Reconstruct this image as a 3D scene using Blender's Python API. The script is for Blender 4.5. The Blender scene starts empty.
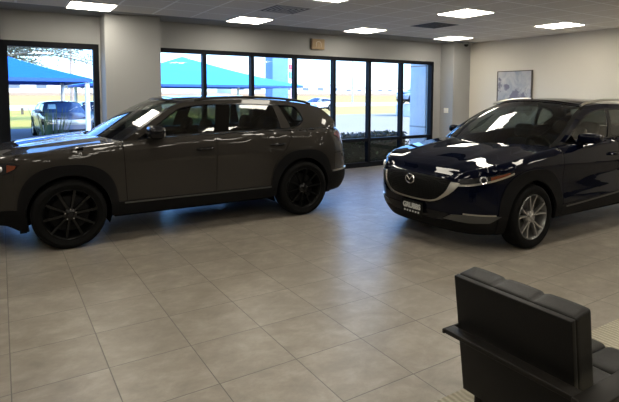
import bpy, bmesh, math, random
from mathutils import Vector, Matrix
R = math.radians
SC = bpy.context.scene
COL = SC.collection
random.seed(7)

# ------------------------------------------------------------------ helpers
def lerp(a, b, t): return a + (b - a) * t
def sstep(a, b, x):
    t = min(1, max(0, (x - a) / (b - a))); return t * t * (3 - 2 * t)

def pchip(tab):
    xs = [p[0] for p in tab]; ys = [p[1] for p in tab]; n = len(xs)
    h = [xs[i+1]-xs[i] for i in range(n-1)]; d = [(ys[i+1]-ys[i])/h[i] for i in range(n-1)]
    m = [0.0]*n
    if n == 2: m = [d[0], d[0]]
    else:
        m[0], m[-1] = d[0], d[-1]
        for i in range(1, n-1):
            if d[i-1]*d[i] > 0:
                w1, w2 = 2*h[i]+h[i-1], h[i]+2*h[i-1]
                m[i] = (w1+w2)/(w1/d[i-1]+w2/d[i])
    def f(x):
        if x <= xs[0]: return ys[0] + (x-xs[0])*m[0]*0.3
        if x >= xs[-1]: return ys[-1] + (x-xs[-1])*m[-1]*0.3
        lo, hi = 0, n-1
        while hi-lo > 1:
            k = (lo+hi)//2
            if xs[k] <= x: lo = k
            else: hi = k
        t = (x-xs[lo])/h[lo]; a = h[lo]
        return ((1+2*t)*(1-t)**2*ys[lo] + t*(1-t)**2*a*m[lo] + t*t*(3-2*t)*ys[lo+1] + t*t*(t-1)*a*m[lo+1])
    return f

def tag(o, label=None, cat=None, group=None, kind=None):
    if label: o['label'] = label
    if cat: o['category'] = cat
    if group: o['group'] = group
    if kind: o['kind'] = kind
    return o

def empty(name, loc=(0, 0, 0), label=None, cat=None, group=None, rz=0):
    o = bpy.data.objects.new(name, None); COL.objects.link(o)
    o.location = loc; o.rotation_euler = (0, 0, rz); o.empty_display_size = .1
    return tag(o, label, cat, group)

class MB:
    """collects shapes and links them as ONE mesh object"""
    def __init__(s): s.v = []; s.f = []
    def add(s, vs, fs, M=None):
        b = len(s.v)
        if M is not None: vs = [M @ Vector(p) for p in vs]
        s.v += [tuple(p) for p in vs]; s.f += [tuple(i+b for i in f) for f in fs]
        return s
    def box(s, x0, x1, y0, y1, z0, z1, bev=0, M=None):
        if bev <= 0:
            vs = [(x, y, z) for x in (x0, x1) for y in (y0, y1) for z in (z0, z1)]
            fs = [(0,1,3,2), (4,6,7,5), (0,4,5,1), (2,3,7,6), (0,2,6,4), (1,5,7,3)]
            return s.add(vs, fs, M)
        bm = bmesh.new(); bmesh.ops.create_cube(bm, size=1)
        for v in bm.verts:
            v.co = ((x0+x1)/2+v.co.x*(x1-x0), (y0+y1)/2+v.co.y*(y1-y0), (z0+z1)/2+v.co.z*(z1-z0))
        bmesh.ops.bevel(bm, geom=bm.edges[:], offset=bev, segments=3, affect='EDGES', profile=.5)
        s.addbm(bm, M); return s
    def addbm(s, bm, M=None):
        bm.verts.index_update()
        s.add([v.co.copy() for v in bm.verts], [[v.index for v in f.verts] for f in bm.faces], M); bm.free()
    def tube(s, pts, r, n=10, cap=True, M=None):
        pts = [Vector(p) for p in pts]; vs = []; fs = []
        rr = r if isinstance(r, (list, tuple)) else [r]*len(pts)
        up = None
        for i, p in enumerate(pts):
            d = (pts[min(i+1, len(pts)-1)] - pts[max(i-1, 0)]).normalized()
            if up is None: up = Vector((0, 0, 1)) if abs(d.z) < .9 else Vector((1, 0, 0))
            a = d.cross(up).normalized(); b = a.cross(d); up = b
            for k in range(n):
                t = 2*math.pi*k/n; vs.append(p + (a*math.cos(t)+b*math.sin(t))*rr[i])
        for i in range(len(pts)-1):
            for k in range(n):
                fs.append((i*n+k, i*n+(k+1)%n, (i+1)*n+(k+1)%n, (i+1)*n+k))
        if cap: fs += [tuple(range(n-1, -1, -1)), tuple(range((len(pts)-1)*n, len(pts)*n))]
        return s.add(vs, fs, M)
    def lathe(s, prof, n=48, M=None):
        """profile of (radius, y) turned about the y axis"""
        vs = []; fs = []; m = len(prof)
        for k in range(n):
            t = 2*math.pi*k/n
            for r, y in prof: vs.append((r*math.cos(t), y, r*math.sin(t)))
        for k in range(n):
            for i in range(m-1):
                a, b = k*m+i, ((k+1) % n)*m+i
                fs.append((a, b, b+1, a+1))
        return s.add(vs, fs, M)
    def blob(s, c, size, e1=.5, e2=.5, nu=24, nv=14, M=None):
        """superellipsoid: a rounded box"""
        def sp(v, e): return math.copysign(abs(v)**e, v)
        vs = []; fs = []
        for j in range(nv+1):
            ph = -math.pi/2+math.pi*j/nv
            for i in range(nu):
                th = 2*math.pi*i/nu
                vs.append((c[0]+size[0]/2*sp(math.cos(ph), e1)*sp(math.cos(th), e2),
                           c[1]+size[1]/2*sp(math.cos(ph), e1)*sp(math.sin(th), e2),
                           c[2]+size[2]/2*sp(math.sin(ph), e1)))
        for j in range(nv):
            for i in range(nu):
                fs.append((j*nu+i, j*nu+(i+1) % nu, (j+1)*nu+(i+1) % nu, (j+1)*nu+i))
        return s.add(vs, fs, M)
    def prism(s, poly, h0, h1, axis='z', M=None):
        n = len(poly); vs = []
        for h in (h0, h1):
            for a, b in poly: vs.append((a, b, h) if axis == 'z' else ((a, h, b) if axis == 'y' else (h, a, b)))
        fs = [tuple(range(n-1, -1, -1)), tuple(range(n, 2*n))] + [(i, (i+1) % n, n+(i+1) % n, n+i) for i in range(n)]
        return s.add(vs, fs, M)
    def patch(s, poly, mapf, du, dv, off=0.0, th=.012, sg=1):
        """fills a 2D outline, cuts it into a fine grid, lifts it onto the surface mapf(u, v, off), turns its rim inwards by th"""
        pl = []
        for p in poly:
            if not pl or (abs(p[0]-pl[-1][0])+abs(p[1]-pl[-1][1])) > 1e-5: pl.append(p)
        if (abs(pl[0][0]-pl[-1][0])+abs(pl[0][1]-pl[-1][1])) < 1e-5: pl.pop()
        bm = bmesh.new()
        bm.faces.new([bm.verts.new((p[0], p[1], 0)) for p in pl])
        bm.normal_update()
        bmesh.ops.triangulate(bm, faces=bm.faces[:], ngon_method='EAR_CLIP')
        for ax, d in ((0, du), (1, dv)):
            lo = min(p[ax] for p in pl); hi = max(p[ax] for p in pl)
            k = math.floor(lo/d)+1
            while k*d < hi-1e-6:
                if k*d > lo+1e-6:
                    co = [0, 0, 0]; no = [0, 0, 0]; co[ax] = k*d; no[ax] = 1
                    bmesh.ops.bisect_plane(bm, geom=bm.verts[:]+bm.edges[:]+bm.faces[:], dist=1e-6, plane_co=co, plane_no=no)
                k += 1
        bmesh.ops.remove_doubles(bm, verts=bm.verts[:], dist=1e-5)
        bm.verts.index_update()
        def F(v, o):
            x, y, z = mapf(v.co.x, v.co.y, o); return (x, y*sg, z)
        vs = [F(v, off) for v in bm.verts]
        fs = [[v.index for v in f.verts] for f in bm.faces]
        if th:
            idx = {}
            for e in bm.edges:
                if len(e.link_faces) == 1:
                    l = e.link_loops[0]; a, b = l.vert, l.link_loop_next.vert
                    for v in (a, b):
                        if v.index not in idx: idx[v.index] = len(vs); vs.append(F(v, off-th))
                    fs.append([b.index, a.index, idx[a.index], idx[b.index]])
        bm.free()
        return s.add(vs, fs)
    def build(s, name, m, parent=None, smooth=True, ang=32, loc=None):
        me = bpy.data.meshes.new(name); me.from_pydata(s.v, [], s.f); me.update()
        if smooth:
            me.polygons.foreach_set('use_smooth', [True]*len(me.polygons))
            me.set_sharp_from_angle(angle=R(ang))
        me.materials.append(m)
        o = bpy.data.objects.new(name, me); COL.objects.link(o)
        if parent is not None: o.parent = parent
        if loc is not None: o.location = loc
        return o

def BX(name, m, x0, x1, y0, y1, z0, z1, parent=None, bev=0):
    return MB().box(x0, x1, y0, y1, z0, z1, bev).build(name, m, parent, smooth=bev > 0)

def copy_tree(o, parent=None):
    c = o.copy(); COL.objects.link(c); c.parent = parent
    for ch in o.children: copy_tree(ch, c)
    return c

# ------------------------------------------------------------------ materials
class NT:
    def __init__(s, m): s.t = m.node_tree; s.n = s.t.nodes; s.l = s.t.links
    def new(s, typ, **k):
        n = s.n.new(typ)
        for a, v in k.items(): setattr(n, a, v)
        return n
    def math(s, op, a, b=None):
        n = s.new('ShaderNodeMath', operation=op)
        for i, v in enumerate((a, b)):
            if v is None: continue
            if isinstance(v, (int, float)): n.inputs[i].default_value = v
            else: s.l.new(v, n.inputs[i])
        return n.outputs[0]
    def mix(s, fac, a, b):
        n = s.new('ShaderNodeMix', data_type='RGBA')
        for i, v in ((0, fac), (6, a), (7, b)):
            if isinstance(v, (int, float)): n.inputs[i].default_value = v
            elif isinstance(v, tuple): n.inputs[i].default_value = (*v[:3], 1)
            else: s.l.new(v, n.inputs[i])
        return n.outputs[2]
    def noise(s, scale, detail=4, rough=.55, vec=None, dist=0):
        n = s.new('ShaderNodeTexNoise'); n.inputs['Scale'].default_value = scale
        n.inputs['Detail'].default_value = detail; n.inputs['Roughness'].default_value = rough; n.inputs['Distortion'].default_value = dist
        if vec is not None: s.l.new(vec, n.inputs['Vector'])
        return n.outputs['Fac']
    def ramp(s, fac, stops):
        n = s.new('ShaderNodeValToRGB'); s.l.new(fac, n.inputs[0]); e = n.color_ramp.elements
        while len(e) < len(stops): e.new(.5)
        for i, (p, c) in enumerate(stops): e[i].position = p; e[i].color = (*c[:3], 1) if not isinstance(c, float) else (c, c, c, 1)
        return n.outputs[0]
    def coord(s, scale=(1, 1, 1), rot=(0, 0, 0), loc=(0, 0, 0), kind='Object'):
        t = s.new('ShaderNodeTexCoord'); mp = s.new('ShaderNodeMapping')
        mp.inputs['Scale'].default_value = scale; mp.inputs['Rotation'].default_value = rot; mp.inputs['Location'].default_value = loc
        s.l.new(t.outputs[kind], mp.inputs[0]); return mp.outputs[0]
    def bump(s, h, strength=.3, dist=.01):
        b = s.new('ShaderNodeBump'); b.inputs['Strength'].default_value = strength; b.inputs['Distance'].default_value = dist
        s.l.new(h, b.inputs['Height']); return b.outputs[0]

def newmat(name):
    m = bpy.data.materials.new(name); m.use_nodes = True
    return m, NT(m), m.node_tree.nodes['Principled BSDF']

def pmat(name, c, rough=.5, metal=0., var=.08, scale=6., coat=0., spec=.5, bump=0., bscale=60., coat_r=.03):
    m, n, p = newmat(name)
    vec = n.coord()
    f = n.noise(scale, 3, vec=vec)
    lo = tuple(max(0, x*(1-var)) for x in c); hi = tuple(min(1, x*(1+var)) for x in c)
    n.l.new(n.mix(f, lo, hi), p.inputs['Base Color'])
    p.inputs['Roughness'].default_value = rough; p.inputs['Metallic'].default_value = metal
    p.inputs['Coat Weight'].default_value = coat; p.inputs['Coat Roughness'].default_value = coat_r
    p.inputs['Specular IOR Level'].default_value = spec
    if bump: n.l.new(n.bump(n.noise(bscale, 4, vec=vec), bump), p.inputs['Normal'])
    return m

def emat(name, c, strength):
    m, n, p = newmat(name)
    f = n.noise(3, 2, vec=n.coord())
    n.l.new(n.mix(f, tuple(x*.97 for x in c), c), p.inputs['Emission Color'])
    p.inputs['Base Color'].default_value = (.8, .8, .78, 1); p.inputs['Emission Strength'].default_value = strength
    return m

def glass(name, tint, refl=.06, rough=0., edge=.6):
    """thin pane: tinted see-through with a mirror sheen that grows at grazing angles"""
    m, n, p = newmat(name)
    n.n.remove(p)
    out = n.n['Material Output']
    tr = n.new('ShaderNodeBsdfTransparent')
    f0 = n.noise(.7, 1, vec=n.coord())
    n.l.new(n.mix(f0, tuple(x*.98 for x in tint), tint), tr.inputs[0])
    gl = n.new('ShaderNodeBsdfGlossy'); gl.inputs['Roughness'].default_value = rough; gl.inputs[0].default_value = (1, 1, 1, 1)
    lw = n.new('ShaderNodeLayerWeight'); lw.inputs[0].default_value = .5
    pw = n.math('POWER', lw.outputs['Facing'], 4.0)
    fac = n.math('ADD', n.math('MULTIPLY', pw, edge), refl)
    mx = n.new('ShaderNodeMixShader'); n.l.new(fac, mx.inputs[0]); n.l.new(tr.outputs[0], mx.inputs[1]); n.l.new(gl.outputs[0], mx.inputs[2])
    n.l.new(mx.outputs[0], out.inputs[0])
    return m
SKY, SUN, EXPO = .36, 1.8, 1.35
# ------------------------------------------------------------------ car bodies
class Body:
    """lower body = a plan outline followed from the nose around the side (s, metres), pulled in at each height;
    the hood, the glasshouse sides, the screens and the roof are further surfaces that share its edges"""
    def __init__(q, P):
        q.P = P; L, xc, xr, n = P['L'], P['xc'], P['xr'], P['n']
        q.wm = pchip(P['w']); pts = []
        wc, wr = q.wm(xc), q.wm(xr)
        for i in range(241):
            t = math.pi/2*i/240
            pts.append((xc*(1-math.cos(t)**(2/n)), wc*math.sin(t)**(2/n)))
        for i in range(1, 200):
            x = lerp(xc, xr, i/200); pts.append((x, q.wm(x)))
        nr = P['nr']
        for i in range(241):
            t = math.pi/2*(1-i/240)
            pts.append((xr+(L-xr)*(math.cos(t)**(2/nr)), wr*math.sin(t)**(2/nr)))
        cum = [0]
        for a, b in zip(pts, pts[1:]): cum.append(cum[-1]+math.hypot(b[0]-a[0], b[1]-a[1]))
        q.S = cum[-1]; q.ds = .005; N = int(q.S/q.ds)+1; q.N = N; q.ds = q.S/(N-1); q.c = []; j = 0
        for i in range(N):
            t = i*q.ds
            while j < len(cum)-2 and cum[j+1] < t: j += 1
            f = (t-cum[j])/max(1e-9, cum[j+1]-cum[j]); q.c.append((lerp(pts[j][0], pts[j+1][0], f), lerp(pts[j][1], pts[j+1][1], f)))
        q.nm = []
        k = 12
        for i in range(N):
            def cc(a):
                if a < 0: return (q.c[-a][0], -q.c[-a][1])
                if a >= N: return (q.c[2*N-2-a][0], -q.c[2*N-2-a][1])
                return q.c[a]
            a, b = cc(i-k), cc(i+k); dx, dy = b[0]-a[0], b[1]-a[1]; l = math.hypot(dx, dy)
            q.nm.append((-dy/l, dx/l))
        q.ef, q.es, q.er = pchip(P['ef']), pchip(P['es']), pchip(P['er'])
        q.zt = pchip([(q.key(k), z) for k, z in P['ztop']])
        q.rr = pchip([(q.key(k), z) for k, z in P['roll']])
        q.bumps = P.get('bump')
        e = []
        for i in range(0, N, 2):
            s = i*q.ds; x, y, z = q.low(s, q.zt(s)); e.append((x, y, z, s))
        q.edge = e
        fr = []
        for p in e:
            if not fr or p[0] > fr[-1][0]+1e-4: fr.append(p)
            if p[0] > L*.93: break
        q.fe = fr
        q.zc = pchip(P['hood']) if 'hood' in P else None
        q.yr, q.zr = pchip(P['yr']), pchip(P['zr'])
    def key(q, k):
        if isinstance(k, tuple):
            if k[0] == 'y':
                for i in range(q.N):
                    if q.c[i][1] >= k[1]: return i*q.ds
            if k[0] == 'ry':
                for i in range(q.N-1, 0, -1):
                    if q.c[i][1] >= k[1]: return i*q.ds
            if k[0] == 'end': return q.S
        return q.sx(k)
    def sx(q, x):
        lo, hi = 0, q.N-1
        while hi-lo > 1:
            m = (lo+hi)//2
            if q.c[m][0] <= x: lo = m
            else: hi = m
        f = (x-q.c[lo][0])/max(1e-9, q.c[hi][0]-q.c[lo][0]); return (lo+min(1, max(0, f)))*q.ds
    def sy(q, y): return math.copysign(q.key(('y', abs(y))), y) if y else 0.
    def low(q, s, z, off=0.):
        sg = -1 if s < 0 else 1; s = abs(s)
        i = min(q.N-2, int(s/q.ds)); f = s/q.ds-i
        x, y = lerp(q.c[i][0], q.c[i+1][0], f), lerp(q.c[i][1], q.c[i+1][1], f)
        nx, ny = lerp(q.nm[i][0], q.nm[i+1][0], f), lerp(q.nm[i][1], q.nm[i+1][1], f)
        e = ny*ny*q.es(z)+nx*nx*(q.ef(z) if nx < 0 else q.er(z))
        zt, r = q.zt(s), q.rr(s); d = (z-(zt-r))/r
        if d > 0: e += q.P['rk']*r*(1-math.sqrt(max(0, 1-min(d, 1)**2)))
        if q.bumps: e -= q.bumps(s, x, z)
        o = off-e
        return (x+nx*o, max(0, y+ny*o)*sg, z)
    def fedge(q, x):
        a = q.fe; lo, hi = 0, len(a)-1
        if x <= a[0][0]: return a[0][1], a[0][2]
        if x >= a[-1][0]: return a[-1][1], a[-1][2]
        while hi-lo > 1:
            m = (lo+hi)//2
            if a[m][0] <= x: lo = m
            else: hi = m
        f = (x-a[lo][0])/(a[hi][0]-a[lo][0]); return lerp(a[lo][1], a[hi][1], f), lerp(a[lo][2], a[hi][2], f)
    def hood(q, x, b, off=0.):
        ye, ze = q.fedge(x); z = ze+(q.zc(x)-ze)*(1-abs(b)**2.2)*sstep(q.fe[0][0], q.fe[0][0]+.13, x)
        c = q.P.get('crease')
        if c: z += c[0]*math.exp(-((abs(b)-c[1])/c[2])**2)*sstep(.1, .4, x)
        return (x, b*ye, z+off)
    def zb(q, x): return q.fedge(x)[1]
    def gs(q, x, z, off=0.):
        yb, zb = q.fedge(x); zr = q.zr(x); t = (z-zb)/max(.02, zr-zb)
        t = max(-.1, min(1.05, t)); yr = min(q.yr(x), yb)
        y = lerp(yb-.008, yr, t)+.022*4*t*(1-t)
        return (x, y+off, z)
    def screen(q, line, bulge, crown, back=False):
        f = [pchip([(i/(len(line)-1), p[k]) for i, p in enumerate(line)]) for k in (0, 1)]
        sg = 1 if back else -1
        def m(t, b, off=0.):
            x, z = f[0](t), f[1](t); y = q.gs(x, z)[1]; w = 1-b*b
            return (x+sg*(lerp(bulge[0], bulge[1], t)*w+off*.5), b*y, z+lerp(crown[0], crown[1], t)*w+off*.85)
        return m
    def roof(q, xf, xr, bf, br, crown):
        def m(a, b, off=0.):
            xe = lerp(xf, xr, a); z = q.zr(xe); y = q.gs(xe, z)[1]; w = 1-abs(b)**2.4
            return (xe-bf*w*(1-a)**2+br*w*a*a, b*y, z+lerp(crown[0], crown[1], a)*w+off)
        return m

def arch(hx, hz, a, b, p, zl, zr, n=28):
    """arch outline from its front foot over the top to its rear foot"""
    o = [(hx-a, zl)] if zl < hz else []
    for i in range(n+1):
        t = math.pi*(1-i/n); c, s = math.cos(t), math.sin(t)
        o.append((hx+a*math.copysign(abs(c)**(2/p), c), hz+b*abs(s)**(2/p)))
    if zr < hz: o.append((hx+a, zr))
    return o

def wheel(name, R_, W, rim, spokes, mats, root, x, y, z, side, style):
    """tyre, rim, spokes, hub; outer face looks towards -y for side -1"""
    e = bpy.data.objects.new(name, None); COL.objects.link(e); e.parent = root; e.location = (x, y, z); e.empty_display_size = .1
    if side > 0: e.rotation_euler = (0, 0, math.pi)
    h = W/2
    t = MB().lathe([(rim-.004, -h+.03), (rim+.004, -h+.012), (rim+.02, -h+.004), (R_*.86, -h-.004), (R_*.93, -h+.004), (R_*.975, -h+.022), (R_*.993, -h+.045),
                    (R_, -h+.07), (R_, h-.07), (R_*.98, h-.03), (R_*.9, h), (rim, h-.01)], 64)
    t.build('tyre', mats['tyre'], e)
    b = MB().lathe([(rim+.004, -h+.016), (rim-.006, -h+.008), (rim-.014, -h+.018), (rim-.022, -h+.05), (rim-.045, 0), (rim-.05, h-.02), (.05, h-.03)], 64)
    b.build('rim', mats['rim'], e)
    MB().lathe([(.0, -.005), (rim*.72, -.005), (rim*.72, .012), (0, .012)], 40).build('brake_disc', mats['disc'], e)
    sp = MB()
    for k in range(spokes):
        a0 = 2*math.pi*(k+.25)/spokes
        if style == 'split': angs = [(-.17, -.235), (.17, .235)]
        else: angs = [(-.05, -.02)]
        for d0, d1 in angs:
            w0, w1 = (.024, .021) if style == 'split' else (.026, .030)
            for j in range(6):
                pass
            pr = []
            for j in range(7):
                f = j/6; r = lerp(.04, rim-.008, f); a = a0+lerp(d0*.55, d1*1.1, f)*1.; yy = lerp(-h+.030, -h+.012, f**2)-.010*math.sin(math.pi*f)*0
                wj = lerp(w0, w1, f)/2*1.15
                c, s_ = math.cos(a), math.sin(a)
                for u, v in ((-wj, .034), (-wj*.72, 0), (wj*.72, 0), (wj, .034)):
                    pr.append((r*c-u*s_, yy+v, r*s_+u*c))
            fs = []
            for j in range(6):
                for u in range(3): fs.append((j*4+u, j*4+u+1, (j+1)*4+u+1, (j+1)*4+u))
            sp.add(pr, fs)
    sp.build('spokes', mats['spoke'], e, ang=25)
    hb = MB().lathe([(0, -h+.012), (.028, -h+.012), (.034, -h+.02), (.062, -h+.03), (.075, -h+.05), (.075, -h+.08)], 32)
    hb.build('hub_cap', mats['spoke'], e)
    for k in range(5):
        a = 2*math.pi*k/5+.3
        n = MB().lathe([(0, -h+.018), (.007, -h+.018), (.009, -h+.024), (.009, -h+.05)], 8, Matrix.Translation((.053*math.cos(a), 0, .053*math.sin(a))))
        n.build('lug_nut', mats['nut'], e)
    return e

def seat_set(root, m, x, ys, zf=.42, h=.62):
    for y in ys:
        s = MB(); s.blob((x, y, zf+.05), (.52, .5, .2), .4, .4)
        M = Matrix.Translation((x+.30, y, zf+.06)) @ Matrix.Rotation(R(18), 4, 'Y')
        s.blob((0, 0, h/2), (.16, .48, h), .5, .45, M=M)
        s.blob((.02, 0, h+.12), (.10, .27, .19), .6, .5, M=M); s.tube([(.02, -.06, h-.02), (.02, -.06, h+.08)], .008, M=M); s.tube([(.02, .06, h-.02), (.02, .06, h+.08)], .008, M=M)
        s.build('seat', m, root)

def steering(root, m, x, y, z):
    s = MB(); M = Matrix.Translation((x, y, z)) @ Matrix.Rotation(R(-25), 4, 'Y')
    ring = [(0, .18*math.cos(t*math.pi/12), .18*math.sin(t*math.pi/12)) for t in range(25)]
    s.tube(ring, .016, 8, False, M); s.blob((0, 0, 0), (.05, .14, .12), .6, .6, M=M)
    for d in ((0, 1, 0), (0, -1, 0), (0, 0, -1)): s.tube([(0, 0, 0), tuple(.18*v for v in d)], .014, 6, True, M)
    s.tube([(0, 0, 0), (-.35, 0, -.05)], .03, 8, True, M)
    s.build('steering_wheel', m, root)

def mirror(root, B, m, glassm, x, z, sgs=(-1, 1), size=(.15, .26, .165), reach=.17):
    for sg in sgs:
        y0 = B.gs(x+.05, B.zb(x+.05)+.03)[1]
        c = (x+.03, sg*(y0+reach), z)
        s = MB(); s.blob(c, size, .62, .5, 28, 16)
        s.tube([(x+.05, sg*(y0-.02), z-.055), (x+.05, sg*(y0+reach-.05), z-.055)], [.035, .03], 10)
        o = s.build('mirror', m, root)
        g = MB(); g.blob((c[0]+size[0]*.44, c[1], c[2]), (.03, size[1]*.84, size[2]*.78), .4, .4)
        g.build('mirror_glass', glassm, o)

def handle(mb, B, x, z, sg, l=.20):
    pts = []
    for i in range(9):
        f = i/8; xx = x-l/2+l*f
        p = B.low(B.sx(xx), z+.006*f, .004+.032*math.sin(math.pi*min(1, max(0, f)))**.5)
        pts.append((p[0], p[1]*sg, p[2]))
    mb.tube(pts, [.012, .017, .019, .019, .019, .019, .019, .017, .012], 8)

def shell(root, B, m, P):
    """dark inner skin, floor pan and wheel housings"""
    h1, h2, hz, ra = P['h1'], P['h2'], P['hz'], P['arch_in']+.015
    s = MB()
    for sg in (-1, 1):
        a1 = [(B.sx(x), z) for x, z in arch(h1, hz, ra, ra, 2, P['sill'], P['sill'])]
        a2 = [(B.sx(x), z) for x, z in arch(h2, hz, ra, ra, 2, P['sill'], P['sill'])]
        top = [(t, B.zt(t)-.012) for t in [B.S*(1-i/80) for i in range(81)]]
        poly = [(0, P['sill']+.06)]+[(a1[0][0]-.02, P['sill']+.03)]+a1+a2+[(B.S, P['sill']+.1)]+top
        s.patch(poly, lambda u, v, o: B.low(u, v, o), .08, .06, -.014, 0, sg)
    s.build('inner_body', m, root)
    f = MB(); f.box(.35, P['L']-.35, -.55, .55, P['sill']-.03, P['sill']+.05)
    f.box(h1+ra+.02, h2-ra-.02, -.84*P['w'][1][1]/.9, .84*P['w'][1][1]/.9, P['sill']-.02, P['sill']+.06)
    f.box(.25, h1+.2, -.5, .5, P['sill'], .62); f.box(h2-.3, P['L']-.2, -.5, .5, P['sill'], .5)
    f.build('floor_pan', m, root)
    for hx in (h1, h2):
        for sg in (-1, 1):
            w = MB(); yo = B.low(B.sx(hx), hz+ra-.02)[1]-.016; ps = []
            n = 26
            for i in range(n+1):
                t = math.pi*(1+.12-1.24*i/n); xx, zz = hx+ra*math.cos(t), hz+ra*math.sin(t); yy = B.low(B.sx(xx), max(zz, P['sill']))[1]-.03; ps += [(xx, sg*yy, zz), (xx, sg*(yo-.34), zz)]
            w.add(ps, [(2*i, 2*i+1, 2*i+3, 2*i+2) for i in range(n)])
            w.add([(hx, sg*(yo-.34), hz)]+[p for p in ps[1::2]], [(0, i+1, i+2) for i in range(n)])
            w.build('wheel_housing', m, root)
def band(mb, ring, w, mapf, off, sg, closed=True, th=.008):
    n = len(ring); ar = sum(ring[i][0]*ring[(i+1) % n][1]-ring[(i+1) % n][0]*ring[i][1] for i in range(n))
    s = 1 if ar > 0 else -1; vs = []; fs = []
    for i in range(n):
        a, c = (ring[i-1] if closed or i else ring[0]), ring[(i+1) % n] if closed or i < n-1 else ring[i]
        dx, dy = c[0]-a[0], c[1]-a[1]; l = math.hypot(dx, dy) or 1
        q = (ring[i][0]-dy/l*w*s, ring[i][1]+dx/l*w*s)
        for (u, v), o in ((ring[i], off-th), (ring[i], off), (q, off), (q, off-th)):
            x, y, z = mapf(u, v, o); vs.append((x, y*sg, z))
    for i in range(n if closed else n-1):
        j = (i+1) % n
        for k in range(3): fs.append((4*i+k, 4*i+k+1, 4*j+k+1, 4*j+k))
    mb.add(vs, fs)

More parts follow.
